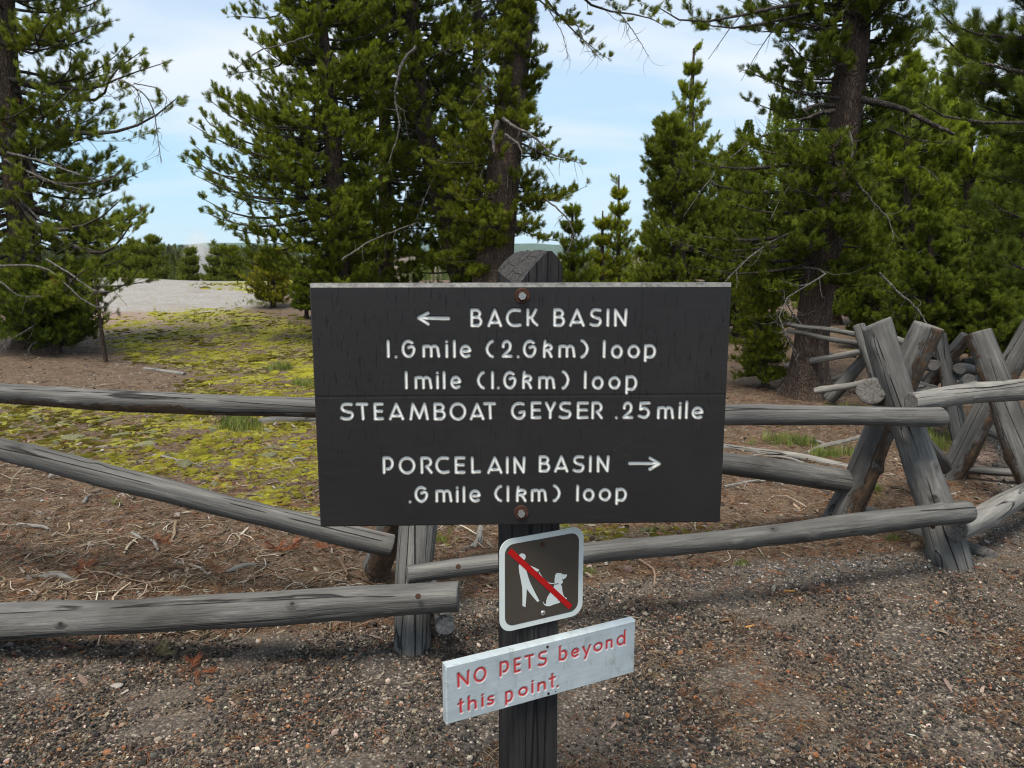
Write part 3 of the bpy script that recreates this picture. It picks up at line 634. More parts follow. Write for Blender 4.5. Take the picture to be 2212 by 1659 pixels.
pine('pine_tree', 'shaded pine filling the back of the grove, half hidden behind the slanting trunk',
     [(835, 640, 36), (832, 400, 28), (830, 100, 22), (828, -330, 8)],
     [(-330, 760, 900), (-100, 660, 990), (100, 640, 1010), (300, 620, 1020), (450, 640, 1010), (560, 690, 960), (640, 720, 940)],
     16.5, 35, 170, .19, MID, (.018, .032, .009), (.060, .085, .018), .8, (-.1, .35), .06, .14, 6, .4, 11, .2, dead=10)
pine('pine_tree', 'shaded pine standing between the two dark trunks of the grove, farther back',
     [(1035, 640, 34), (1030, 400, 26), (1032, 100, 20), (1030, -330, 8)],
     [(-330, 950, 1110), (-100, 900, 1130), (100, 880, 1150), (300, 880, 1160), (450, 880, 1170), (540, 900, 1150), (600, 950, 1120)],
     15.8, 36, 150, .18, MID, (.018, .032, .009), (.062, .088, .017), .9, (-.1, .35), .06, .14, 6, .4, 11, .2, dead=10)
# small pines beyond the rise
FG = 'small pines beyond the gravel rise'
for lab, x, yb, top, w, d, sd_ in (('yellowish small pine behind the rise beside the large left pine', 290, 600, 535, 28, 34, 151), ('bushy small pine second beyond the rise', 330, 602, 530, 30, 34, 152),
                                  ('narrow green pine beyond the rise near the steam', 412, 602, 545, 16, 42, 153), ('small pine beyond the rise at the foot of the grove', 470, 604, 552, 26, 40, 154),
                                  ('pine with a pointed top beyond the rise, right of the steam', 502, 608, 548, 22, 36, 155)):
    pine('pine_tree', lab, [(x, yb+30, 8), (x, (yb+top)/2, 6), (x, top, 2)],
         [(top, x-2, x+2), (top+14, x-w*.5, x+w*.5), (top+40, x-w, x+w), (yb, x-w*1.2, x+w*1.2), (yb+20, x-w, x+w)],
         d, sd_, 64, .17, FAR, (.022, .038, .012), (.060, .085, .022), 1, (.1, .8), .02, .15, 6, .30, 7, .05, group=FG, flare=0, whorl=.5)

# single bare limbs the photograph shows
def bare_limb(root, pts, d0, d1, w0, w1, seed, nside=8, hang=.8, ls=.22, m=None):
    r = np.random.default_rng(seed); off = np.array(root.location); q = np.array([P(x, y, d0+(d1-d0)*i/(len(pts)-1)) for i, (x, y) in enumerate(pts)])
    t = np.linspace(0, 1, 22); s_ = np.linspace(0, 1, len(q)); C = np.stack([np.interp(t, s_, q[:, i]) for i in range(3)], 1)
    for _ in range(3): C[1:-1] = (C[:-2]+2*C[1:-1]+C[2:])/4
    C += r.normal(0, .004, C.shape); R = (w0+(w1-w0)*t)/2*d0/FPX; V, F = tubes(C[None], R[None], 7); Vs, Fs, nb = [V], [F], len(V)
    if nside:
        i0 = r.integers(4, 22, nside); L_ = ls*r.uniform(.4, 1.2, nside); u = np.linspace(0, 1, 7)
        dr = r.normal(0, .6, (nside, 3)); dr[:, 2] -= hang; dr /= np.linalg.norm(dr, axis=1, keepdims=True); b = r.normal(0, .35, (nside, 3))
        C2 = C[i0][:, None]+dr[:, None]*(L_[:, None]*u)[..., None]+b[:, None]*(L_[:, None]*np.sin(u*3)*.35)[..., None]; R2 = (np.minimum(R[i0]*.5, .005)[:, None]+.0008)*(1-.7*u[None])
        V2, F2 = tubes(C2, R2, 4); Vs.append(V2); Fs.append(F2+nb)
    return link('dead_branch', npmesh('dead_branch', np.concatenate(Vs)-off, np.concatenate(Fs), True), [m or M_dead], root)
def tree(word): return next(o for o in bpy.data.objects if word in str(o.get('label', '')))
Lp = tree('large old pine at the left edge')
for i, (pts, d0, d1, w0, w1, ns_, hg, ls) in enumerate((
        ([(268, 176), (318, 205), (336, 250), (340, 300), (350, 352)], 11.2, 11.0, 3.2, 1.2, 16, 1.2, .30), ([(250, 170), (296, 190), (312, 240), (300, 300)], 11.3, 11.2, 2.6, 1, 10, .9, .25),
        ([(290, 180), (345, 190), (362, 215), (348, 250)], 11.1, 11.0, 2.4, 1, 8, .7, .2), ([(16, 330), (80, 345), (150, 370), (225, 395), (262, 372)], 11.4, 10.9, 6, 1.6, 10, .1, .35),
        ([(10, 345), (70, 375), (130, 400), (190, 410)], 11.2, 10.8, 5, 1.4, 9, .2, .35), ([(-20, 575), (90, 572), (130, 600), (185, 655), (225, 668), (252, 640)], 10.6, 10.2, 5, 2, 6, .1, .25),
        ([(100, 560), (150, 590), (200, 628), (240, 630)], 10.7, 10.3, 5, 2, 5, .2, .2), ([(-10, 600), (40, 640), (90, 640)], 10.9, 10.6, 4, 1.4, 6, .1, .3),
        ([(20, 300), (110, 240), (160, 190)], 12.0, 11.6, 9, 3, 5, .2, .3), ([(35, 420), (90, 480), (130, 520), (200, 540)], 11.8, 11.2, 6, 1.6, 10, .4, .35))):
    bare_limb(Lp, pts, d0, d1, w0, w1, 700+i, ns_, hg, ls)
Fp = tree('thick forked pine just behind')
for i, (pts, d0, d1, w0, w1, ns_, hg, ls) in enumerate((
        ([(1086, 255), (1110, 275), (1150, 290), (1190, 335), (1240, 345)], 12.4, 12.2, 9, 2, 14, .9, .4), ([(1075, 262), (1064, 300), (1068, 330)], 12.3, 12.2, 11, 4, 3, .2, .15),
        ([(1090, 290), (1120, 310), (1130, 335)], 12.3, 12.1, 7, 2, 6, .5, .2), ([(1180, 430), (1225, 470), (1240, 500), (1228, 545)], 12.4, 12.3, 4, 1.5, 12, .8, .3),
        ([(1240, 40), (1262, 90), (1300, 130)], 12.6, 12.5, 3, 1, 12, 1.1, .35), ([(1340, 30), (1370, 70), (1400, 120)], 12.8, 12.7, 2.6, 1, 12, 1.1, .35), ([(1185, 20), (1215, 70), (1228, 130)], 12.6, 12.5, 2.4, 1, 8, 1.0, .3))):
    bare_limb(Fp, pts, d0, d1, w0, w1, 720+i, ns_, hg, ls)
Mp = tree('massive pine with a flared')
for i, (pts, d0, d1, w0, w1, ns_, hg, ls) in enumerate((
        ([(1858, 214), (1900, 222), (1960, 238), (2010, 268), (2062, 290)], 8.2, 7.9, 15, 7, 5, .8, .3), ([(1800, 228), (1762, 226), (1735, 242)], 8.2, 8.0, 10, 5, 3, .6, .2), ([(1800, 240), (1765, 246), (1722, 262)], 8.1, 7.9, 11, 4, 4, .6, .25),
        ([(1830, 272), (1842, 312), (1836, 360)], 8.0, 7.9, 7, 3, 3, .8, .15), ([(1812, 345), (1850, 395), (1890, 440), (1918, 470), (1930, 505)], 7.9, 7.7, 6, 2, 8, .7, .2), ([(1900, 590), (1950, 640), (1985, 670), (2002, 700)], 7.6, 7.4, 5, 3, 4, .5, .2),
        ([(1730, 700), (1700, 660), (1690, 640)], 8.0, 7.8, 4, 1.5, 10, .3, .25), ([(1725, 790), (1700, 720), (1672, 690)], 7.9, 7.7, 4, 1.5, 12, .2, .25))):
    bare_limb(Mp, pts, d0, d1, w0, w1, 740+i, ns_, hg, ls, m=M_bark_grey if i < 3 else M_dead)
Bp = tree('broad pine with pinkish')
for i, (pts, d0, d1, w0, w1) in enumerate((([(676, 74), (630, 92), (560, 108), (495, 160)], 12.2, 12.2, 5, 1.4), ([(900, 100), (870, 130), (850, 200), (866, 280), (840, 350)], 11.6, 11.6, 7, 2), ([(740, 560), (800, 520), (850, 500), (905, 480)], 11.6, 11.5, 5, 1.5))):
    bare_limb(Bp, pts, d0, d1, w0, w1, 760+i, 8, .5, .3)

# far wood, one mass
def conifer_mesh(seed, n=2600):
    r = np.random.default_rng(seed); t = r.random(n)**.75; a = r.uniform(0, 2*np.pi, n); rr = (1-t)**.8*.24*r.uniform(.25, 1.05, n)+.012
    c = np.stack([rr*np.cos(a), rr*np.sin(a), .05+.95*t-.10*rr], 1)
    o = np.stack([np.cos(a), np.sin(a), r.uniform(-.5, .6, n)], 1); o /= np.linalg.norm(o, axis=1, keepdims=True)
    s = np.cross(o, r.normal(size=(n, 3))); s /= np.linalg.norm(s, axis=1, keepdims=True); L_ = r.uniform(.010, .030, n)[:, None]
    V = np.stack([c-o*L_*.5, c+s*L_*.28, c+o*L_*.6, c-s*L_*.28], 1).reshape(-1, 3)
    Ct = np.array([[[0, 0, 0], [0, 0, .5], [0, 0, 1.]]]); Vt, Ft = tubes(Ct, np.array([[.012, .008, .002]]), 5)
    return npmesh('conifer', np.concatenate([V, Vt]), np.concatenate([np.arange(n*4).reshape(n, 4), Ft+len(V)]))
CON = [proto('conifer_shape%s' % c, conifer_mesh(s), M_needle) for c, s in (('_a', 1), ('_b', 2), ('_c', 3))]
def wood(name, pxa, pxb, d0, d1, n, y0, y1, dark, light, minh=2.5):
    r = rng; d = d0*(d1/d0)**r.random(n); px = r.uniform(pxa, pxb, n)
    x = (px-CX)/FPX*d/cp; z = hz(x, d)-.2; yt = r.uniform(y0, y1, n)
    h = np.array([P(CX, yt[i], d[i])[2] for i in range(n)]) - z; k = h > minh; x, d, z, h = x[k], d[k], z[k], h[k]; n = len(x)
    w = np.clip(h, 0, 11)*r.uniform(.5, 1.0, n); sc = np.stack([w, w, h], 1)
    rot = np.stack([r.normal(0, .03, n), r.normal(0, .03, n), r.uniform(0, 6.28, n)], 1)
    scatter(name, np.stack([x, d, z], 1), rot, sc, tints(r, n, dark, light), CON, kind='stuff')
wood('far_forest', -900, 660, 120, 320, 2200, 526, 556, (.022, .036, .026), (.045, .06, .036))
wood('far_forest', -900, 640, 55, 110, 130, 545, 596, (.018, .030, .010), (.036, .052, .016))
wood('far_forest', 640, 1400, 110, 300, 420, 556, 592, (.022, .040, .018), (.045, .07, .026))
wood('far_forest', 1190, 1400, 30, 70, 40, 560, 590, (.022, .038, .010), (.06, .09, .018))
wood('far_forest', 1540, 3200, 26, 70, 330, 180, 520, (.016, .028, .008), (.045, .07, .015))

# ------------------------------------------------------------------ logs of the buck-and-rail fence
def log(name, a, b, parent, seed=0, bend=(0, 0), bark=0., m=None, knots=6, wob=.05, cut=0., k=32, segs=100, cutb=None, off=None, endm=None):
    """a, b: (px, py, d, width px)"""
    r = np.random.default_rng(seed+500)
    A, B = P(*a[:3]), P(*b[:3])
    def rad_(p, w): return w/2*(p[1]*cp-(p[2]-EYE)*sp_)/FPX
    ra, rb = rad_(A, a[3]), rad_(B, b[3]); v = B-A; Ln = np.linalg.norm(v); z = np.linspace(0, 1, segs); ang = np.arange(k)*2*np.pi/k
    ph = r.uniform(0, 6.28, 8)
    R = (ra+(rb-ra)*z)[:, None]*np.ones(k)[None]
    R = R*(1+wob*np.sin(ang[None]*2+ph[0]+z[:, None]*2)+wob*.7*np.sin(ang[None]*3+ph[1]-z[:, None]*3)+wob*.8*np.sin(z[:, None]*Ln*5+ph[2])+wob*.5*np.sin(z[:, None]*Ln*11+ph[3]+ang[None])
           + r.normal(0, .006, (segs, k)))
    kn = np.zeros((segs, k))
    for _ in range(knots):
        kz, ka = r.uniform(.04, .96), r.uniform(0, 6.28); dz = (z[:, None]-kz)*Ln; da = (np.angle(np.exp(1j*(ang[None]-ka))))*ra
        g = np.exp(-(dz**2/(r.uniform(.02, .05)**2)+da**2/(.022**2))); R = R*(1+r.uniform(.08, .26)*g); kn = np.maximum(kn, np.exp(-(dz**2/(.014**2)+da**2/(.010**2))))
    bk = np.zeros((segs, k))
    # local frame: z along the log; bark stays on the underside
    zl = Vector(v).normalized(); xl = Vector((0, 0, 1)).cross(zl); xl = xl.normalized() if xl.length > 1e-3 else Vector((1, 0, 0)); yl = zl.cross(xl)
    Mx = Matrix((xl, yl, zl)).transposed()
    up_a = math.atan2(yl.z, xl.z) if (abs(yl.z)+abs(xl.z)) > 1e-4 else 0
    bk = bark*np.clip(.5-.9*np.cos(ang[None]-up_a), 0, 1)*np.ones((segs, 1))
    cx_ = bend[0]*np.sin(np.pi*z)+.006*np.sin(z*9+ph[4]); cy_ = bend[1]*np.sin(np.pi*z)+.006*np.sin(z*7+ph[5])
    zz = (z*Ln)[:, None] + np.zeros((segs, k))
    tilt = cut*np.cos(ang-ph[6])[None]*ra; zz[0] += tilt[0]; zz[-1] -= (cut if cutb is None else cutb)*np.cos(ang-ph[7])*rb
    V = np.stack([cx_[:, None]+R*np.cos(ang), cy_[:, None]+R*np.sin(ang), zz], -1)
    # rounded rim plus a slightly sunk end
    def ring(row, s, dz):
        c = row.mean(0); q = c+(row-c)*s; q[:, 2] = row[:, 2]+dz; return q
    rows = [ring(V[0], .72, .001), ring(V[0], .955, -.001)] + list(V) + [ring(V[-1], .955, .001), ring(V[-1], .72, -.001)]
    rows[2] = ring(V[0], 1, .005); rows[-3] = ring(V[-1], 1, -.005)
    Va = np.stack(rows); n = len(Va)
    i = (np.arange(n-1)[:, None]*k); q = np.arange(k)[None]; q2 = (q+1) % k
    F = np.stack([i+q, i+q2, i+k+q2, i+k+q], -1).reshape(-1, 4); mi = np.zeros(len(F), int); mi[:k] = 1; mi[-k:] = 1
    Vf = Va.reshape(-1, 3); c0, c1 = len(Vf), len(Vf)+1; Vf = np.vstack([Vf, Va[0].mean(0), Va[-1].mean(0)])
    qq = np.arange(k); T0 = np.stack([qq*0+c0, (qq+1) % k, qq], 1); T1 = np.stack([qq*0+c1, (n-1)*k+qq, (n-1)*k+(qq+1) % k], 1)
    me = npmesh(name, Vf, [F, np.concatenate([T0, T1])], True, np.concatenate([mi, np.ones(2*k, int)]))
    def pad(a_): return np.concatenate([a_[:1].repeat(2, 0).ravel(), a_.ravel(), a_[-1:].repeat(2, 0).ravel(), [0, 0]])
    fattr(me, 'knot', pad(kn)); fattr(me, 'bark', pad(bk))
    o = link(name, me, [m or M_log, endm or M_end], parent)
    o.matrix_world = Matrix.Translation(Vector(A)) @ Mx.to_4x4()
    if parent is not None:
        pl = parent.location; o.matrix_basis = Matrix.Translation(Vector(A)-pl) @ Mx.to_4x4()
    return o
def bolt_on(parent, px, py, d, r=.012, m=None, name='bolt'):
    p = P(px, py, d); me = bpy.data.meshes.new(name); bm = bmesh.new()
    bmesh.ops.create_cone(bm, cap_ends=True, segments=12, radius1=r, radius2=r*.8, depth=.012)
    bm.to_mesh(me); bm.free(); o = link(name, me, [m or M_rust], parent); o.location = Vector(p)-parent.location
    o.rotation_euler = (Vector(p)-Vector((0, 0, EYE))).to_track_quat('-Z', 'Y').to_euler(); return o

fence = empty('log_fence', tuple(G(890, 1395)), label='grey log buck-and-rail fence zigzagging behind the sign and on to the right', category='log fence')
# left bay
log('rail', (-560, 1383, 2.81, 80), (990, 1290, 2.60, 70), fence, 1, (.0, .012), .1, knots=9, cut=.1)
log('rail', (-520, 845, 3.42, 53), (846, 1182, 3.12, 50), fence, 2, (0, .01), .15, knots=8, cut=.3)
log('rail', (-560, 814, 3.41, 48), (1010, 895, 3.22, 42), fence, 3, (0, -.012), .75, knots=9)
log('leg', (889, 1430, 2.745, 78), (925, 690, 3.30, 78), fence, 4, (0, 0), .0, knots=5, cut=.1)
log('leg', (815, 1225, 3.42, 62), (985, 700, 2.98, 62), fence, 5, (0, 0), .9, knots=4)
log('cross_brace', (961, 1352, 2.66, 40), (925, 1262, 3.40, 34), fence, 6, knots=1, cut=.1, endm=M_end_pale)
# middle bay
log('rail', (880, 1242, 2.72, 42), (2092, 1109, 3.46, 50), fence, 7, (0, .008), .15, knots=10)
log('rail', (860, 900, 3.12, 44), (2032, 899, 3.62, 43), fence, 8, (0, 0), .25, knots=10)
log('rail', (940, 905, 3.52, 44), (1846, 1046, 4.15, 49), fence, 9, (0, .008), .35, knots=7)
# right buck
log('leg', (2064, 1250, 3.585, 77), (1893, 697, 3.93, 58), fence, 10, (0, .0), .0, knots=12, cut=.15)
log('leg', (1808, 1140, 4.20, 68), (2004, 702, 3.98, 64), fence, 11, (0, 0), .75, knots=7, cut=.05)
log('cross_brace', (1850, 1101, 4.40, 26), (2142, 1206, 3.68, 36), fence, 12, (0, 0), .1, knots=2, cut=.3)
log('rail', (1885, 842, 3.86, 62), (2010, 855, 4.75, 52), fence, 13, (0, 0), .8, knots=1)
# right bay, going back
log('rail', (1966, 866, 3.66, 39), (2330, 822, 4.05, 50), fence, 14, (0, -.01), .1, m=M_log_pale, knots=7)
log('rail', (2062, 1143, 3.52, 52), (2380, 960, 4.9, 40), fence, 15, (0, -.05), .05, m=M_log_pale, knots=6)
log('leg', (2262, 1120, 4.35, 66), (2110, 718, 4.75, 54), fence, 16, (0, 0), .8, knots=6)
log('leg', (2046, 1040, 5.15, 50), (2238, 690, 4.95, 46), fence, 17, (0, 0), .7, knots=6)
log('rail', (2062, 1014, 5.1, 19), (2330, 1024, 4.9, 20), fence, 18, (0, 0), .2, knots=4)
log('rail', (2100, 915, 5.5, 26), (2330, 1010, 4.9, 34), fence, 19, (0, 0), .2, knots=3)
log('rail', (1975, 925, 4.5, 28), (2042, 1012, 4.9, 30), fence, 20, (0, 0), .5, knots=1)
bolt_on(fence, 903, 1288, 2.53, .0105); bolt_on(fence, 990, 1224, 2.70, .010); bolt_on(fence, 2015, 1138, 3.38, .011); bolt_on(fence, 1971, 898, 3.54, .010)
ff = empty('log_fence', tuple(P(1960, 900, 7)), label='smaller-looking far stretch of log fence seen between the pine trunk and the right edge', category='log fence')
for j, (nm, a, b, bk, mm) in enumerate((
        ('leg', (2078, 975, 6.0, 34), (2029, 722, 6.3, 27), .85, None), ('leg', (1960, 880, 6.6, 36), (2090, 726, 6.3, 30), .8, None),
        ('leg', (1912, 870, 7.2, 30), (1856, 702, 7.6, 26), .6, None), ('leg', (1792, 862, 7.9, 28), (1890, 752, 7.6, 24), .1, None),
        ('rail', (1700, 700, 8.0, 11), (1852, 722, 7.7, 11), .1, None), ('rail', (1700, 715, 8.2, 11), (1862, 744, 7.8, 12), .1, None),
        ('rail', (1700, 790, 8.6, 13), (1862, 759, 7.5, 14), .2, M_log_pale), ('rail', (1760, 846, 7.6, 14), (1900, 820, 7.3, 13), .2, M_log_pale),
        ('rail', (1915, 724, 7.4, 13), (2040, 770, 6.6, 15), .1, M_log_pale), ('rail', (1900, 745, 7.8, 11), (2040, 775, 6.9, 13), .1, None),
        ('rail', (2016, 788, 6.1, 26), (1940, 800, 6.9, 22), .6, None), ('rail', (2064, 811, 6.2, 17), (2180, 826, 7.0, 16), .2, None),
        ('rail', (2071, 797, 6.1, 26), (2140, 800, 7.0, 22), .8, None), ('rail', (2096, 822, 5.9, 30), (2010, 905, 6.6, 28), .5, None),
        ('rail', (1740, 762, 9.2, 9), (1850, 770, 9.0, 9), .0, M_log_pale), ('rail', (1775, 830, 8.4, 10), (1850, 800, 8.3, 10), .3, None))):
    log(nm, a, b, ff, 40+j, (0, 0), bk, m=mm, knots=4, k=16, segs=24)
def fallen(label, pts_w, d_or_none, seed, m=None, name='fallen_log'):
    """lies on the ground between two picture points"""
    (x0, y0, w0), (x1, y1, w1) = pts_w; A, B = G(x0, y0), G(x1, y1)
    root = log(name, (x0, y0, A[1], w0), (x1, y1, B[1], w1), None, seed, (.02, .01), .1, m=m, knots=3, k=14, segs=20)
    root['label'] = label; root['category'] = 'fallen log' if name == 'fallen_log' else 'branch'; return root
fallen('pale barkless pole lying beyond the fence right of the big sign', ((1560, 966, 18), (1835, 1010, 15)), 0, 60, M_log_pale)
fallen('curved orange-tan branch lying in the grass left of the crossed legs', ((1742, 980, 10), (1875, 943, 13)), 0, 61, M_log_pale)
fallen('dark log lying on the moss just left of the big sign', ((560, 913, 22), (760, 908, 26)), 0, 62)
fallen('grey weathered branch lying on duff above the top left rail', ((310, 798, 9), (400, 810, 10)), 0, 63, M_log_pale)
fallen('white broken stick standing out beneath the big sign beside the post', ((1036, 1142, 14), (1022, 1188, 17)), 0, 64, M_log_pale)
fallen('thin pale stick lying behind the top right rail', ((1700, 950, 8), (1790, 962, 7)), 0, 65, M_log_pale)
fallen('short pale slab of wood lying among twigs beneath the slanting rail', ((60, 1248, 16), (170, 1258, 14)), 0, 66)
fallen('pale log lying behind the far rails at right', ((2080, 782, 15), (2175, 783, 14)), 0, 67, M_log_pale)
fallen('small weathered stick in front of the rusty needle clusters', ((480, 1392-150, 14), (590, 1222, 12)), 0, 68)

# ------------------------------------------------------------------ the signs
def frame(center, yaw):
    u = np.array([math.cos(yaw), math.sin(yaw), 0]); v = np.array([0, 0, 1.]); n = np.array([math.sin(yaw), -math.cos(yaw), 0])
    return np.array(center, float), u, v, n
def to_plane(fr, px, py):
    c, u, v, n = fr; r = ray(px, py); o = np.array([0, 0, EYE]); t = np.dot(c-o, n)/np.dot(r, n); q = o+r*t-c
    return float(np.dot(q, u)), float(np.dot(q, v))
def arc(cx, cy, rx, ry, a0, a1, n=12):
    t = np.radians(np.linspace(a0, a1, n)); return [(cx+rx*math.cos(a), cy+ry*math.sin(a)) for a in t]
GL = {
 'A': [[(0, 0), (.5, 1), (1, 0)], [(.14, .2), (.86, .2)]],
 'B': [[(.02, 0), (.02, 1)], [(.02, 1), (.5, 1)]+arc(.48, .77, .40, .23, 80, -80)+[(.05, .53)], [(.4, .54), (.6, .53)]+arc(.58, .265, .42, .265, 80, -90)+[(.02, 0)]],
 'C': [[(.96, .97), (.62, 1)]+arc(.55, .5, .55, .5, 90, 270, 18)+[(.7, 0), (1, .05)]],
 'K': [[(0, 0), (0, 1)], [(.88, 1), (.5, .55), (.08, .46)], [(.36, .5), (.62, .2), (1, 0)]],
 'S': [[(.94, .98), (.5, 1)]+arc(.44, .76, .38, .24, 95, 235, 9)+[(.72, .44)]+arc(.60, .25, .40, .25, 55, -90, 10)+[(.25, 0), (0, .07)]],
 'I': [[(.5, 0), (.5, 1)]], 'l': [[(.5, 0), (.5, 1)]], '1': [[(.5, 0), (.5, 1)]],
 'N': [[(.05, 0), (.02, 1), (.93, .02), (1, 1)]],
 'T': [[(0, 1), (1, .99)], [(.52, 1), (.58, 0)]],
 'E': [[(1, 1), (.05, 1), (.06, 0), (1, .02)], [(.06, .53), (.92, .52)]],
 'M': [[(0, 0), (.14, 1), (.52, .06), (.84, 1), (1, 0)]],
 'O': [arc(.5, .5, .5, .5, 0, 360, 30)], 'o': [arc(.5, .5, .5, .5, 0, 360, 26)],
 'G': [[(.92, .95), (.66, 1)]+arc(.56, .5, .56, .5, 95, 300, 18)+[(1, .22), (1, .45), (.62, .40)]],
 'Y': [[(0, 1), (.5, .40), (1, 1)], [(.5, .42), (.48, 0)]],
 'R': [[(.04, 0), (.04, 1), (.5, 1)]+arc(.5, .71, .46, .29, 85, -80, 12)+[(.5, .40), (.55, .38), (1, 0)]],
 'L': [[(.05, 1), (.08, .02), (1, .06)]],
 'P': [[(.04, 0), (.06, 1), (.5, 1)]+arc(.5, .62, .46, .38, 85, -90, 14)+[(.40, .25)]],
 'p': [[(.04, 0), (.04, 1)], [(.04, .96), (.4, 1)]+arc(.5, .61, .48, .39, 90, -90, 14)+[(.2, .24), (.06, .3)]],
 'm': [[(.02, 0), (.02, .96)], [(.02, .93), (.16, 1)]+arc(.30, .70, .21, .30, 100, 0, 8)+[(.51, 0)], [(.51, .7)]+arc(.72, .70, .21, .30, 160, 0, 9)+[(1, 0)]],
 'i': [[(.5, 0), (.5, .74)], [(.5, .97), (.5, .975)]],
 'e': [[(.34, .50), (.62, .50), (.98, .56)]+arc(.5, .5, .49, .5, 10, 300, 20)+[(.88, .10)]],
 '(': [[(1, 1), (.62, .93), (.2, .72), (.03, .5), (.2, .26), (.62, .06), (1, 0)]],
 ')': [[(0, 1), (.38, .93), (.8, .72), (.97, .5), (.8, .26), (.38, .06), (0, 0)]],
 '2': [arc(.46, .70, .44, .30, 190, -20, 14)+[(.82, .46), (0, .02), (1, .02)]],
 '5': [[(1, 1), (.14, .98), (.12, .58), (.4, .64)]+arc(.46, .33, .52, .31, 80, -95, 12)+[(0, .12)]],
 '6': [[(.84, .90), (.58, 1)]+arc(.5, .5, .5, .5, 95, 360, 22)+[(.93, .62), (.74, .66), (.52, .60)]],
 '.': [[(.5, .5), (.5, .51)]],
 'k': [[(.02, 0), (.02, .5), (.12, 1)], [(.05, .62), (.4, .78)]+arc(.55, .60, .40, .17, 80, -70, 9)+[(.3, .42)], [(.42, .42), (.7, .26), (.94, 0)]],
 'b': [[(.04, 1), (.04, .02)], [(.04, .06)]+arc(.52, .31, .47, .31, 250, 470, 16)],
 'y': [[(0, 1), (.5, .36)], [(1, 1), (.3, 0)]],
 'n': [[(.04, 0), (.04, 1)], [(.04, .72)]+arc(.52, .6, .44, .4, 150, 0, 12)+[(.98, 0)]],
 'd': [[(.98, 1), (.98, 0)], arc(.48, .32, .48, .32, 0, 360, 22)],
 't': [[(.5, 1), (.5, .1), (.62, 0)], [(0, .68), (1, .72)]],
 'h': [[(.04, 0), (.04, 1)], [(.04, .45)]+arc(.52, .36, .46, .26, 150, 0, 12)+[(.98, 0)]],
 's': [[(.94, .98), (.5, 1)]+arc(.44, .76, .36, .24, 95, 235, 9)+[(.72, .44)]+arc(.58, .25, .40, .25, 55, -90, 10)+[(.25, 0), (0, .07)]],
}
GNAME = []
def glyph_strokes(ch, x0, x1, y0, y1, r):
    """box in board metres incl. stroke width -> list of segments (x0,y0,x1,y1)"""
    a, b, c, d = x0+r, x1-r, y0+r, y1-r
    if b <= a: a = b = (x0+x1)/2
    out = []
    for pl in GL[ch]:
        pts = [(a+(b-a)*p[0], c+(d-c)*p[1]) for p in pl]
        out += [(*pts[i], *pts[i+1], len(GNAME)) for i in range(len(pts)-1)]
    GNAME.append('full_stop' if ch == '.' else 'bracket' if ch in '()' else 'numeral' if ch in '1256' and ch.isdigit() else 'letter')
    return out
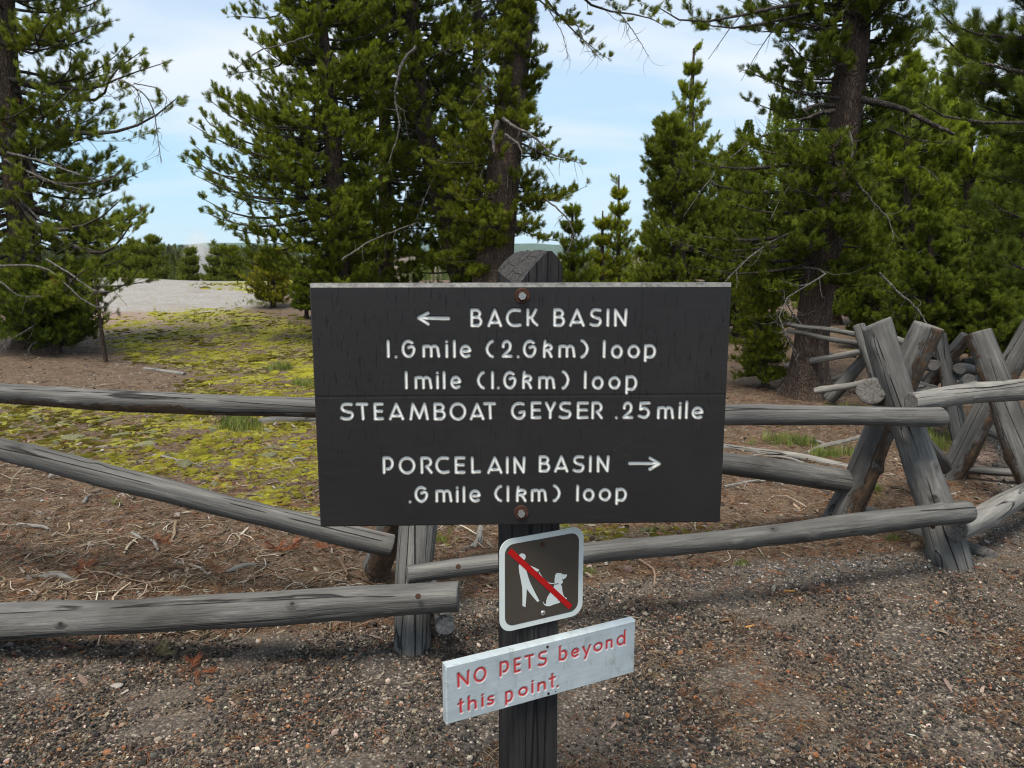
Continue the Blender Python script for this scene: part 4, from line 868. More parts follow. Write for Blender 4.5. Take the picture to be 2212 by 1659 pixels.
def carved_board(root, w, h, t, lines, r, depth, cell, m_front, cham, names=None, topch=None):
    """front face at local y=-? : board built in local coords x=u, z=v, y=back (front at y=0); lines: list of lists of segments"""
    topch = topch or cham
    u0, u1, v0, v1 = -w/2+cham, w/2-cham, -h/2+cham, h/2-topch
    regs = []
    for segs in lines:
        s = np.array(segs); regs.append((min(s[:, 0].min(), s[:, 2].min())-r-.004, max(s[:, 0].max(), s[:, 2].max())+r+.004, min(s[:, 1].min(), s[:, 3].min())-r-.003, max(s[:, 1].max(), s[:, 3].max())+r+.003))
    order = np.argsort([q[2] for q in regs]); BV, BF, BI = [], [], []; nb = 0
    def quad(a, b, c, d):
        nonlocal nb
        if b-a < 1e-6 or d-c < 1e-6: return
        BV.append(np.array([[a, 0, c], [b, 0, c], [b, 0, d], [a, 0, d]])); BF.append(np.array([[0, 1, 2, 3]])+nb); BI.append(np.full(4, -1.)); nb += 4
    y = v0
    for k in order:
        a, b, c, d = regs[k]; c = max(c, y); quad(u0, u1, y, c); quad(u0, a, c, d); quad(b, u1, c, d); y = d
        nx_, nz_ = int((b-a)/cell), int((d-c)/cell); xs = np.linspace(a, b, nx_); zs = np.linspace(c, d, nz_); XX, ZZ = np.meshgrid(xs, zs)
        D = np.full(XX.shape, 9.); GID = np.zeros(XX.shape, int)
        for (x0, z0, x1, z1, gid) in lines[k]:
            i0, i1 = np.searchsorted(xs, [min(x0, x1)-r*1.8, max(x0, x1)+r*1.8]); j0, j1 = np.searchsorted(zs, [min(z0, z1)-r*1.8, max(z0, z1)+r*1.8])
            if i1 <= i0 or j1 <= j0: continue
            px, pz = XX[j0:j1, i0:i1]-x0, ZZ[j0:j1, i0:i1]-z0; dx, dz = x1-x0, z1-z0; q = dx*dx+dz*dz
            tt = np.clip((px*dx+pz*dz)/q, 0, 1) if q > 1e-12 else 0
            dn = np.hypot(px-tt*dx, pz-tt*dz); dw = D[j0:j1, i0:i1]; cl = dn < dw; GID[j0:j1, i0:i1][cl] = gid; dw[cl] = dn[cl]
        D = D + rng.normal(0, r*.02, D.shape)
        prof = np.where(D < r, depth*np.sqrt(np.clip(1-(D/r)**2, 0, 1)), 0)
        Vv = np.stack([XX, prof, ZZ], -1).reshape(-1, 3); ink = (r-D).ravel()
        i = (np.arange(nz_-1)[:, None]*nx_+np.arange(nx_-1)[None]).ravel(); F = np.stack([i, i+1, i+nx_+1, i+nx_], 1)
        isl = (D.ravel()[F] < r*1.06).any(1); GI = GID.ravel()[F][np.arange(len(F)), np.argmin(D.ravel()[F], 1)]
        def sub(F): uq, inv = np.unique(F, return_inverse=True); return Vv[uq], inv.reshape(F.shape), ink[uq]
        for gid in np.unique(GI[isl]):
            nm = GNAME[gid]; lv, lf, li = sub(F[isl & (GI == gid)]); me = npmesh(nm, lv, lf, True); fattr(me, 'ink', li); link(nm, me, [m_front], board_holder[0])
        bv, bf, bi = sub(F[~isl]); BV.append(bv); BF.append(bf+nb); BI.append(bi); nb += len(bv)
    quad(u0, u1, y, v1)
    # chamfered body
    o = np.array([[-w/2, cham, -h/2], [w/2, cham, -h/2], [w/2, topch, h/2], [-w/2, topch, h/2]]); inn = np.array([[u0, 0, v0], [u1, 0, v0], [u1, 0, v1], [u0, 0, v1]])
    bk = np.array([[-w/2, t, -h/2], [w/2, t, -h/2], [w/2, t, h/2], [-w/2, t, h/2]])
    # subdivide the long edges and roughen the chamfer
    def rings(q, n=60): return np.concatenate([q[i]+(q[(i+1) % 4]-q[i])*np.linspace(0, 1, n, endpoint=False)[:, None] for i in range(4)])
    A, B, Cc = rings(inn), rings(o), rings(bk); B[:, 1] += rng.normal(0, .0005, len(B)); B[:, 2] += np.where(B[:, 2] > h/2-.002, rng.normal(0, .0005, len(B)), 0)
    n = len(A); q = np.arange(n); q2 = (q+1) % n
    BV += [np.concatenate([A, B, Cc])]; BF += [np.stack([q, q+n, q2+n, q2], 1)+nb, np.stack([q+n, q+2*n, q2+2*n, q2+n], 1)+nb]; BI.append(np.full(3*n, -1.))
    nb += 3*n; BV.append(bk); BF.append(np.array([[0, 3, 2, 1]])+nb); BI.append(np.full(4, -1.))
    me = npmesh('board', np.concatenate(BV), np.concatenate(BF)); fattr(me, 'ink', np.concatenate(BI)); return me
board_holder = [None]

def board_mat(name, base, ink_col, dark_sign):
    m, nt, b, N, L = mat(name)
    t = N('ShaderNodeTexCoord'); O = t.outputs['Object']
    def mp(s):
        q = N('ShaderNodeMapping'); q.inputs['Scale'].default_value = s; L(O, q.inputs[0]); return q.outputs[0]
    ink_ = attr(nt, 'ink'); broad = noise(nt, mp((3, 3, 3)), 1.6, 5, .6); med = noise(nt, mp((9, 9, 14)), 1, 5, .6)
    if dark_sign:
        c = ramp(nt, broad, [(.35, tuple(v*.72 for v in base)), (.6, base), (.75, tuple(v*1.3 for v in base))])
        hgr = noise(nt, mp((9, 9, 420)), 1, 3, .6); c = mix(nt, ramp(nt, hgr, [(.42, g1(0)), (.7, g1(.35))]), c, tuple(v*1.9 for v in base))
        dash = noise(nt, mp((230, 230, 24)), 1, 2, .5); gate = ramp(nt, noise(nt, mp((7, 7, 5)), 1, 3, .6), [(.36, g1(.15)), (.55, g1(1))])
        s = N('ShaderNodeSeparateXYZ'); L(O, s.inputs[0])
        hi_ = N('ShaderNodeMapRange'); hi_.inputs['From Min'].default_value = -.20; hi_.inputs['From Max'].default_value = .12; hi_.inputs['To Min'].default_value = .15; L(s.outputs[2], hi_.inputs[0])
        dm = math_(nt, 'MULTIPLY', math_(nt, 'MULTIPLY', ramp(nt, dash, [(.615, g1(0)), (.65, g1(1))]), gate), hi_.outputs[0])
        c = mix(nt, dm, c, (.0015, .0013, .0015))
        red = ramp(nt, noise(nt, mp((11, 11, 8)), 1, 4, .7), [(.60, g1(0)), (.75, g1(.6))]); c = mix(nt, red, c, (.016, .0095, .0095))
        # plywood joints
        def seam(ax, pos, wd): return ramp(nt, math_(nt, 'ABSOLUTE', math_(nt, 'SUBTRACT', s.outputs[ax], pos)), [(0, g1(1)), (wd, g1(.8)), (wd*1.6, g1(0))])
        sm = seam(2, SEAM[1], .0006); upper = math_(nt, 'GREATER_THAN', s.outputs[2], SEAM[1]); sv = math_(nt, 'MULTIPLY', seam(0, SEAM[0], .0005), upper)
        sa = math_(nt, 'MAXIMUM', sm, sv); c = mix(nt, math_(nt, 'MULTIPLY', sa, .55), c, (.004, .004, .004))
        scr = ramp(nt, voro(nt, mp((1.2, 1, 13)), 2.2, 'DISTANCE_TO_EDGE'), [(0, g1(.16)), (.004, g1(0))]); c = mix(nt, math_(nt, 'MULTIPLY', scr, gate), c, (.09, .085, .085))
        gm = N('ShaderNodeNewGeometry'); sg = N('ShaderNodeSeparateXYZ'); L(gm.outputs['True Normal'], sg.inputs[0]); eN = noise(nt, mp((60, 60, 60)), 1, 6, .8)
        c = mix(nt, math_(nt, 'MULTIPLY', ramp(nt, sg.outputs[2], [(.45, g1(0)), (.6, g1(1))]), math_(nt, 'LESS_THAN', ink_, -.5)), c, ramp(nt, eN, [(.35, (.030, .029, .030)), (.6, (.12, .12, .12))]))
        ht = math_(nt, 'SUBTRACT', math_(nt, 'MULTIPLY', hgr, .25), math_(nt, 'ADD', dm, sa)); b.inputs['Roughness'].default_value = .48; b.inputs['Specular IOR Level'].default_value = .4
    else:
        c = ramp(nt, med, [(.3, tuple(v*.78 for v in base)), (.6, base)])
        grn = noise(nt, mp((6, 6, 160)), 1, 4, .7); c = mix(nt, ramp(nt, grn, [(.5, g1(0)), (.75, g1(.22))]), c, (.2, .24, .26))
        dirt = ramp(nt, noise(nt, mp((30, 30, 12)), 1, 6, .75), [(.54, g1(0)), (.72, g1(.6))]); c = mix(nt, dirt, c, (.17, .17, .15))
        ht = grn; b.inputs['Roughness'].default_value = .5
    ink = attr(nt, 'ink'); wear = noise(nt, O, 260, 3, .6)
    ic = ramp(nt, wear, [(.30, tuple(v*.75 for v in ink_col)), (.42, ink_col)])
    c = mix(nt, ramp(nt, ink, [(0, g1(0)), (.00025, g1(1))]), c, ic)
    L(c, b.inputs['Base Color']); bump(nt, b, ht, .45, .001)
    return m

YB = rad(1.9); BD = 1.545; BW, BH, BT = .882, .528, .030
bfr = frame((.0222, BD, 1.2737), YB)
SEAM = (to_plane(bfr, 1387, 700)[0], to_plane(bfr, 1106, 855)[1])
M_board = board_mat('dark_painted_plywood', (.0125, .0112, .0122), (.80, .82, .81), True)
c1 = lambda X, Y: (.8848*(740+X/3.95), .8848*(590+Y/3.95)); c2 = lambda X, Y: (.8848*(1260+X/3.95), .8848*(590+Y/3.95))
c3 = lambda X, Y: (.8848*(740+X/3.95), .8848*(950+Y/3.95)); c4 = lambda X, Y: (.8848*(1260+X/3.95), .8848*(950+Y/3.95))
SR = .0043
def gl(cf, ch, xa, xb, yt, yb):
    (a, _), (b, _) = to_plane(bfr, *cf(xa, yb)), to_plane(bfr, *cf(xb, yb)); (_, t) = to_plane(bfr, *cf((xa+xb)/2, yt)); (_, bt) = to_plane(bfr, *cf((xa+xb)/2, yb))
    return glyph_strokes(ch, a, b, bt, t, SR)
def seg(cf, *pts):
    q = [to_plane(bfr, *cf(*p)) for p in pts]; return [(*q[i], *q[i+1], len(GNAME)) for i in range(len(q)-1)]
def line(items, yc):
    out = []
    for it in items:
        cf, ch, xa, xb = it[:4]; yt, yb = it[4:6] if len(it) > 4 else yc[0 if cf in (c1, c3) else 1]
        out += gl(cf, ch, xa, xb, yt, yb)
    return out
LN = []
LN.append(seg(c1, (1112, 733), (1403, 737)) + seg(c1, (1203, 685), (1112, 733), (1205, 790))); GNAME.append('arrow')
LN.append(line([(c1, 'B', 1605, 1735), (c1, 'A', 1770, 1925), (c1, 'C', 1948, 2112), (c2, 'K', 93, 220)], [(637, 826), (634, 817)]))
LN[-1] += line([(c2, 'B', 350, 478), (c2, 'A', 505, 668), (c2, 'S', 700, 832), (c2, 'I', 868, 900), (c2, 'N', 933, 1078)], [(637, 826), (634, 822)])
LN.append(line([(c1, '1', 805, 838), (c1, '.', 878, 912, 1090, 1124), (c1, '6', 943, 1090), (c1, 'm', 1140, 1328, 985, 1120), (c1, 'i', 1370, 1400), (c1, 'l', 1443, 1475), (c1, 'e', 1503, 1630, 985, 1124),
    (c1, '(', 1750, 1845), (c1, '2', 1908, 2025), (c1, '.', 2057, 2088, 1090, 1122), (c2, '6', 58, 203), (c2, 'k', 250, 363), (c2, 'm', 397, 580, 985, 1122), (c2, ')', 612, 708, 932, 1128),
    (c2, 'l', 832, 865), (c2, 'o', 907, 1035, 985, 1130), (c2, 'o', 1067, 1200, 985, 1128), (c2, 'p', 1222, 1356, 980, 1162)], [(938, 1124), (938, 1124)]))
LN.append(line([(c1, '1', 978, 1013), (c1, 'm', 1065, 1253, 1288, 1425), (c1, 'i', 1280, 1312), (c1, 'l', 1345, 1375), (c1, 'e', 1412, 1532, 1285, 1424), (c1, '(', 1667, 1758), (c1, '1', 1813, 1840),
    (c1, '.', 1868, 1895, 1390, 1422), (c1, '6', 1922, 2063), (c2, 'k', 50, 165), (c2, 'm', 203, 385, 1288, 1425), (c2, ')', 432, 522, 1232, 1428), (c2, 'l', 650, 682), (c2, 'o', 723, 850, 1288, 1430),
    (c2, 'o', 883, 1013, 1290, 1428), (c2, 'p', 1042, 1175, 1280, 1475)], [(1240, 1426), (1237, 1424)]))
LN.append(line([(c3, 'S', 350, 495), (c3, 'T', 503, 637), (c3, 'E', 670, 785), (c3, 'A', 820, 980), (c3, 'M', 1018, 1218), (c3, 'B', 1250, 1382), (c3, 'O', 1405, 1580, 120, 306), (c3, 'A', 1600, 1755), (c3, 'T', 1730, 1866, 118, 296),
    (c3, 'G', 1997, 2151, 116, 300), (c4, 'E', 130, 250), (c4, 'Y', 270, 390), (c4, 'S', 402, 540), (c4, 'E', 573, 705), (c4, 'R', 715, 842), (c4, '.', 950, 983, 256, 288), (c4, '2', 1020, 1135), (c4, '5', 1167, 1298),
    (c4, 'm', 1350, 1530, 158, 292), (c4, 'i', 1562, 1596), (c4, 'l', 1623, 1660, 104, 290), (c4, 'e', 1685, 1812, 160, 292)], [(123, 303), (112, 292)]))
LN.append(line([(c3, 'P', 757, 885), (c3, 'O', 915, 1090, 645, 825), (c3, 'R', 1122, 1255), (c3, 'C', 1268, 1420), (c3, 'E', 1450, 1572), (c3, 'L', 1608, 1722), (c3, 'A', 1768, 1928), (c3, 'I', 1953, 1985), (c3, 'N', 2018, 2150),
    (c4, 'B', 210, 335), (c4, 'A', 360, 510), (c4, 'S', 538, 665), (c4, 'I', 700, 730), (c4, 'N', 767, 905)], [(643, 820), (632, 807)]) + seg(c4, (1095, 715), (1382, 717)) + seg(c4, (1292, 664), (1382, 717), (1290, 770))); GNAME.append('arrow')
LN.append(line([(c3, '.', 1015, 1045, 1068, 1100), (c3, '6', 1068, 1212), (c3, 'm', 1267, 1445, 962, 1095), (c3, 'i', 1472, 1502), (c3, 'l', 1535, 1567), (c3, 'e', 1595, 1720, 962, 1096), (c3, '(', 1833, 1925, 918, 1092),
    (c3, '1', 1960, 1990, 922, 1092), (c3, 'k', 2045, 2165, 925, 1092), (c4, 'm', 133, 305, 955, 1090), (c4, ')', 347, 437, 912, 1092), (c4, 'l', 577, 607, 915, 1088), (c4, 'o', 637, 762, 952, 1086), (c4, 'o', 790, 922, 950, 1084),
    (c4, 'p', 947, 1075, 946, 1120)], [(928, 1098), (920, 1090)]))
# merge the arrow with its row so rows do not overlap
LN = [LN[0]+LN[1]] + LN[2:]

PW = .111; PYAW = rad(25); PF = np.array([.0620, 1.600])             # post: width, turn, middle of its front face
pu = np.array([math.cos(PYAW), math.sin(PYAW)]); pn = np.array([math.sin(PYAW), -math.cos(PYAW)])
sign = empty('trail_sign', (PF[0], PF[1], 0), label='dark brown trail sign with white BACK BASIN and PORCELAIN BASIN lettering on its pointed post', category='sign')
def at_sign(o, loc, yaw=0): o.location = Vector(loc)-sign.location; o.rotation_euler = (0, 0, yaw)
bh = empty('sign_board'); bh.parent = sign; at_sign(bh, bfr[0], YB); board_holder[0] = bh
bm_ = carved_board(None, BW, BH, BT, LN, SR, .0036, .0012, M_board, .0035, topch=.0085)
# board mesh is the part itself: drop the helper empty
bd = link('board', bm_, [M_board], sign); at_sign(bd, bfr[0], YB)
for c in list(bh.children): c.parent = bd
bpy.data.objects.remove(bh)
def hexbolt(parent, loc, yaw, r_w, r_b, washer_m=M_rust):
    for nm, rr, sg, dep, y, mm in (('washer', r_w, 28, .003, -.0015, washer_m), ('bolt', r_b, 6, .010, -.007, M_bolt)):
        me = bpy.data.meshes.new(nm); bm = bmesh.new(); bmesh.ops.create_cone(bm, cap_ends=True, segments=sg, radius1=rr, radius2=rr*.93, depth=dep, matrix=Matrix.Rotation(math.pi/2, 4, 'X'))
        if nm == 'washer':                         # dished
            bmesh.ops.create_cone(bm, cap_ends=True, segments=20, radius1=rr*.62, radius2=rr*.55, depth=.005, matrix=Matrix.Translation((0, -.002, 0)) @ Matrix.Rotation(math.pi/2, 4, 'X'))
        bm.to_mesh(me); bm.free(); o = link(nm, me, [mm], parent)
        c, s = math.cos(yaw), math.sin(yaw); o.location = (loc[0], y+loc[1], loc[2]); o.rotation_euler = (0, .3, 0)
for px, py in ((1128, 639), (1126, 1107)):
    uu, vv = to_plane(bfr, px, py); hexbolt(bd, (uu, 0, vv), 0, .0168, .0088)
# post
def post_mesh():
    s = PW; nseg = 46; hs = np.linspace(-.35, 1.0, nseg)
    # outline of the section with slightly rounded corners and drying cracks
    def sec(r=.006, n=9):
        pts = []
        for (cx, cy, a0) in ((s/2-r, r, -90), (s/2-r, s-r, 0), (-s/2+r, s-r, 90), (-s/2+r, r, 180)):
            for a in np.radians(np.linspace(a0, a0+90, 5)): pts.append((cx+r*math.cos(a), cy+r*math.sin(a)))
        pts = np.array(pts); out = []
        for i in range(len(pts)):
            a, b = pts[i], pts[(i+1) % len(pts)]; m = n if np.linalg.norm(b-a) > .02 else 1
            for k in range(m): out.append(a+(b-a)*k/m)
        return np.array(out)
    q = sec(); n = len(q); r = np.random.default_rng(5)
    cracks = r.random(n) < .22; amp = np.where(cracks, r.uniform(.001, .0035, n), 0)
    cen = np.array([0, s/2]); nrm = (q-cen)/np.linalg.norm(q-cen, axis=1, keepdims=True)
    # the cut top: a ridge running from front right to back left, sloping sides
    def top(p):
        x, y = p; ridge = .0215-(y/s)*.030; d = x-ridge
        zt = TOPZ-.004*(y/s) - (np.where(d < 0, -d*.78+(d*d)*3.2, d*.55+d*d*19)); return zt
    TOPZ = P(1165, 538, PF[1])[2]
    V = []
    for j, t in enumerate(np.linspace(0, 1, nseg)):
        row = q - nrm*(amp*(.5+.5*np.sin(t*9+np.arange(n))))[:, None] + r.normal(0, .0003, q.shape)
        zt = np.array([top(p) for p in q]); V.append(np.stack([row[:, 0], row[:, 1], -.35+(zt+.35)*t], 1))
    k = 6
    for g in range(1, k+1):                        # close the top with rings
        f = 1-g/k; row = cen+(q-cen)*f; row[:, 0] = row[:, 0]; V.append(np.stack([row[:, 0], row[:, 1], [top(p)+(r.normal(0, .0006) if g < k else 0) for p in row]], 1))
    V = np.array(V); m = len(V); i = (np.arange(m-1)[:, None]*n); a = np.arange(n)[None]; a2 = (a+1) % n
    return npmesh('post', V.reshape(-1, 3), np.stack([i+a, i+a2, i+n+a2, i+n+a], -1).reshape(-1, 4))
def post_mat():
    m, nt, b, N, L = mat('dark_weathered_post')
    co = mapping(nt, 'Object', (60, 60, 2.2)); n1 = noise(nt, co, 1, 7, .65, .4); n2 = noise(nt, mapping(nt, 'Object', (220, 220, 9)), 1, 4, .7); n3 = noise(nt, mapping(nt, 'Object', (4, 4, 2)), 1, 3)
    c = ramp(nt, n1, [(.3, (.006, .0055, .006)), (.5, (.018, .0168, .018)), (.7, (.036, .033, .034))])
    c = mix(nt, ramp(nt, n2, [(.5, g1(0)), (.75, g1(.5))]), c, (.052, .049, .051))
    c = mix(nt, ramp(nt, n3, [(.4, g1(0)), (.65, g1(.35))]), c, (.034, .032, .034))
    ck = voro(nt, mapping(nt, 'Object', (30, 30, .8)), 1, 'DISTANCE_TO_EDGE'); ckm = ramp(nt, ck, [(0, g1(1)), (.02, g1(.7)), (.05, g1(0))]); c = mix(nt, ckm, c, (.002, .002, .002))
        # end grain on the sloping cut: paler and furry
    gm = N('ShaderNodeNewGeometry'); sx = N('ShaderNodeSeparateXYZ'); L(gm.outputs['True Normal'], sx.inputs[0])
    eg = noise(nt, mapping(nt, 'Object', (300, 300, 60)), 1, 4, .8)
    c = mix(nt, ramp(nt, sx.outputs[2], [(.25, g1(0)), (.4, g1(1))]), c, ramp(nt, eg, [(.38, (.009, .008, .008)), (.66, (.065, .061, .060))]))
    L(c, b.inputs['Base Color']); b.inputs['Roughness'].default_value = .75; b.inputs['Specular IOR Level'].default_value = .3
    bump(nt, b, math_(nt, 'SUBTRACT', math_(nt, 'ADD', n1, math_(nt, 'MULTIPLY', n2, .6)), math_(nt, 'MULTIPLY', ckm, 1.5)), .8, .003); return m
po = link('post', post_mesh(), [post_mat()], sign); po.rotation_euler = (0, 0, PYAW)

def on_post(a, t, z): return np.array([PF[0]+pu[0]*a+pn[0]*t, PF[1]+pu[1]*a+pn[1]*t, z])
# pale NO PETS board
NW, NH, NT = .497, .1415, .022
NC = on_post(.0098, NT, 1.6-.973*.99); nfr = frame(NC, rad(24.8))
M_nop = board_mat('pale_blue_grey_paint', (.40, .46, .50), (.50, .004, .006), False)
nop = empty('no_pets_sign', tuple(NC), label='pale grey-blue board with red carved NO PETS beyond this point lettering', category='sign')
c5 = lambda X, Y: (.8848*(1050+X/2.613), .8848*(1240+Y/2.613))
NR = .0045
def plane_x(X, Y): return to_plane(nfr, *c5(X, Y))
def base_y(X, row):                                # picture rows of baseline / top along the slanting text
    return np.interp(X, [180, 1250], [1163, 868]) if row == 0 else np.interp(X, [200, 815], [1322, 1140])
def nrow(items, row):
    out = []; 
    vb = np.mean([plane_x(X, base_y(X, row))[1] for X in ((180, 700, 1250) if row == 0 else (200, 500, 815))])
    vt = np.mean([plane_x(X, base_y(X, row)-hh)[1] for X, hh in (((180, 106), (1250, 97)) if row == 0 else ((200, 100), (780, 92)))])
    cap = vt-vb
    for ch, xa, xb, lo_, hi_ in items:
        Ym = base_y((xa+xb)/2, row)-45; a, b = plane_x(xa, Ym)[0], plane_x(xb, Ym)[0]
        out += glyph_strokes(ch, a, b, vb+cap*lo_, vb+cap*hi_, NR)
    return out
R1 = nrow([('N', 168, 258, 0, 1), ('O', 275, 366, 0, 1), ('P', 438, 512, 0, 1), ('E', 530, 584, 0, 1), ('T', 600, 668, 0, 1), ('S', 684, 752, 0, 1), ('b', 818, 882, 0, 1.08), ('e', 898, 958, 0, .68), ('y', 968, 1032, -.30, .68),
           ('o', 1040, 1108, 0, .68), ('n', 1118, 1172, 0, .70), ('d', 1188, 1254, 0, 1.08)], 0)
R2 = nrow([('t', 172, 222, 0, 1.05), ('h', 235, 305, 0, 1.08), ('i', 326, 346, 0, .98), ('s', 360, 416, 0, .72), ('p', 474, 537, -.32, .72), ('o', 560, 630, 0, .72), ('i', 645, 665, 0, 1.0), ('n', 680, 747, 0, .72), ('t', 755, 806, 0, 1.1),
           ('.', 806, 826, -.02, .14)], 1)
bh2 = empty('holder'); bh2.parent = nop; board_holder[0] = bh2
nbm = carved_board(None, NW, NH, NT, [R2, R1], NR, .0018, .0009, M_nop, .003)
nb_o = link('board', nbm, [M_nop], nop); nb_o.rotation_euler = (0, 0, rad(24.8))
for c in list(bh2.children): c.parent = nb_o
bpy.data.objects.remove(bh2)
def screw(parent, fr, px, py, r, m, name='screw', proud=.001):
    u_, v_ = to_plane(fr, px, py); me = bpy.data.meshes.new(name); bm = bmesh.new()
    bmesh.ops.create_uvsphere(bm, u_segments=16, v_segments=8, radius=r); bmesh.ops.scale(bm, vec=(1, .38, 1), verts=bm.verts)
    for sx, sz in ((.6, .12), (.12, .6)):          # cross recess drawn as raised dark cross would be wrong: cut it by a shallow bar
        bmesh.ops.create_cube(bm, size=1, matrix=Matrix.Translation((0, -r*.36, 0)) @ Matrix.Diagonal((r*sx, r*.12, r*sz, 1)))
    for f in bm.faces: f.material_index = 1 if len(f.verts) == 4 and f.calc_center_median().y < -r*.37 and abs(f.normal.y) > .9 and f.calc_area() > r*r*.02 else 0
    bm.to_mesh(me); bm.free(); o = link(name, me, [m, M_rust], parent); o.location = (u_, -proud, v_); return o
M_hole = plain('screw_hole_rust', (.02, .013, .01), .9)
for X, Y in ((749, 886), (755, 1184), (800, 1170)):
    screw(nb_o, nfr, *c5(X, Y), .0036 if X != 800 else .0016, M_hole, 'screw', 0)

# pictogram plate
c6 = lambda X, Y: (.8848*(1200+X/5.924), .8848*(1270+Y/5.924))
pfr = frame(on_post(.008, .0045, 1.6-.74*.99), PYAW)
plate = empty('pet_pictogram_sign', tuple(pfr[0]), label='brown metal plate with a white walker and dog crossed out by a red bar', category='sign')
def pl(X, Y): return np.array(to_plane(pfr, *c6(X, Y)))
TL, TR, BR_, BL = pl(104, 291), pl(1322, 93), pl(1328, 1362), pl(130, 1628)
print('plate corners', TL, TR, BR_, BL)
pw, ph = (TR[0]-TL[0]+BR_[0]-BL[0])/2, (TL[1]-BL[1]+TR[1]-BR_[1])/2; pcx, pcy = (TL+TR+BR_+BL)/4
def homog():                                       # picture -> regular plate coordinates (flattens the small measuring error)
    src = np.array([TL, TR, BR_, BL]); dst = np.array([[-pw/2, ph/2], [pw/2, ph/2], [pw/2, -ph/2], [-pw/2, -ph/2]]); A = []
    for (x, y), (X, Y) in zip(src, dst): A += [[x, y, 1, 0, 0, 0, -X*x, -X*y], [0, 0, 0, x, y, 1, -Y*x, -Y*y]]
    h = np.append(np.linalg.solve(np.array(A), dst.ravel()), 1).reshape(3, 3)
    return lambda p: (lambda q: q[:2]/q[2])(h @ np.array([p[0], p[1], 1]))
HM = homog()
def flat_poly(name, pts, y, m, parent, thick=.0003):
    me = bpy.data.meshes.new(name); bm = bmesh.new(); vs = [bm.verts.new((p[0], y, p[1])) for p in pts]; f = bm.faces.new(vs)
    if f.normal.y > 0 or True:
        bm.normal_update()
        if f.normal.y > 0: f.normal_flip()
    r = bmesh.ops.extrude_face_region(bm, geom=[f]); vv = [g for g in r['geom'] if isinstance(g, bmesh.types.BMVert)]
    bmesh.ops.translate(bm, vec=(0, -thick, 0), verts=vv); bmesh.ops.recalc_face_normals(bm, faces=bm.faces); bmesh.ops.triangulate(bm, faces=bm.faces)
    bm.to_mesh(me); bm.free(); return link(name, me, [m], parent)
def rrect(w, h, r, n=8):
    o = []
    for cx, cy, a in ((w/2-r, h/2-r, 0), (-w/2+r, h/2-r, 90), (-w/2+r, -h/2+r, 180), (w/2-r, -h/2+r, 270)):
        o += [(cx+r*math.cos(t), cy+r*math.sin(t)) for t in np.radians(np.linspace(a, a+90, n))]
    return o
pp_ = link('plate', bpy.data.meshes.new('plate_tmp'), [], plate); me = pp_.data; bm = bmesh.new()
vs = [bm.verts.new((x, 0, z)) for x, z in rrect(pw, ph, .030)]; f = bm.faces.new(vs); r = bmesh.ops.extrude_face_region(bm, geom=[f])
bmesh.ops.translate(bm, vec=(0, .0022, 0), verts=[g for g in r['geom'] if isinstance(g, bmesh.types.BMVert)]); bmesh.ops.recalc_face_normals(bm, faces=bm.faces); bm.to_mesh(me); bm.free()
me.name = 'plate'; me.materials.append(M_white_sheet); pp_.rotation_euler = (0, 0, PYAW)
off_c = Vector((pfr[1][0]*pcx, pfr[1][1]*pcx, pcy)); pp_.location = off_c
flat_poly('panel', rrect(pw-.026, ph-.026, .022), -.0002, M_brown_sheet, pp_)
def pic(name, pts, y, m):
    flat_poly(name, [HM(pl(*p)) for p in pts], y, m, pp_)
def smooth_closed(pts, it=2):
    p = np.array(pts, float)
    for _ in range(it):
        q = np.roll(p, -1, 0); p = np.stack([.75*p+.25*q, .25*p+.75*q], 1).reshape(-1, 2)
    return [tuple(v) for v in p]
pic('head', smooth_closed([(440, 472), (480, 490), (487, 530), (470, 570), (430, 575), (395, 545), (388, 500), (410, 478)]), -.0007, M_white_sheet)
pic('walker', [(396, 626), (430, 610), (470, 612), (510, 632), (550, 650), (620, 678), (690, 714), (660, 740), (600, 715), (520, 690), (497, 716), (520, 790), (550, 880), (610, 1000), (697, 1162), (668, 1176), (600, 1100), (508, 985), (505, 1100), (494, 1250), (451, 1228), (450, 1100), (444, 970), (420, 850), (395, 740), (386, 660)], -.0007, M_white_sheet)
pic('leash', [(672, 738), (686, 742), (722, 800), (780, 870), (840, 902), (910, 908), (910, 920), (838, 916), (770, 884), (708, 806)], -.0007, M_white_sheet)
pic('dog', [(945, 757), (955, 768), (985, 762), (1010, 768), (1020, 782), (1050, 786), (1085, 783), (1088, 800), (1074, 830), (1050, 848), (1018, 856), (1030, 880), (1033, 900), (1018, 916), (1002, 924), (1020, 960), (1028, 1030), (1045, 1080), (1062, 1115),
            (1085, 1116), (1095, 1135), (1085, 1148), (1050, 1130), (1010, 1100), (960, 1150), (985, 1166), (1000, 1180), (985, 1195), (940, 1206), (890, 1222), (845, 1240), (800, 1238), (765, 1218), (748, 1180), (752, 1172), (766, 1200), (795, 1212),
            (796, 1160), (812, 1110), (850, 1045), (900, 965), (912, 925), (912, 850), (918, 790), (936, 772)], -.0007, M_white_sheet)
pic('collar', [(910, 912), (940, 915), (966, 905), (968, 914), (940, 926), (911, 924)], -.0012, M_brown_sheet)
pic('red_bar', [(220, 464), (275, 396), (1176, 1225), (1132, 1292)], -.0012, M_red_sheet)
s_ = to_plane(pfr, *c6(0, 0))
for (X, Y, mm, rr) in ((732, 349, M_rust, .0055), (750, 1333, M_screw, .0062)):
    q = HM(pl(X, Y)); o = screw(pp_, pfr, 0, 0, rr, mm); o.location = (q[0], -.002, q[1])

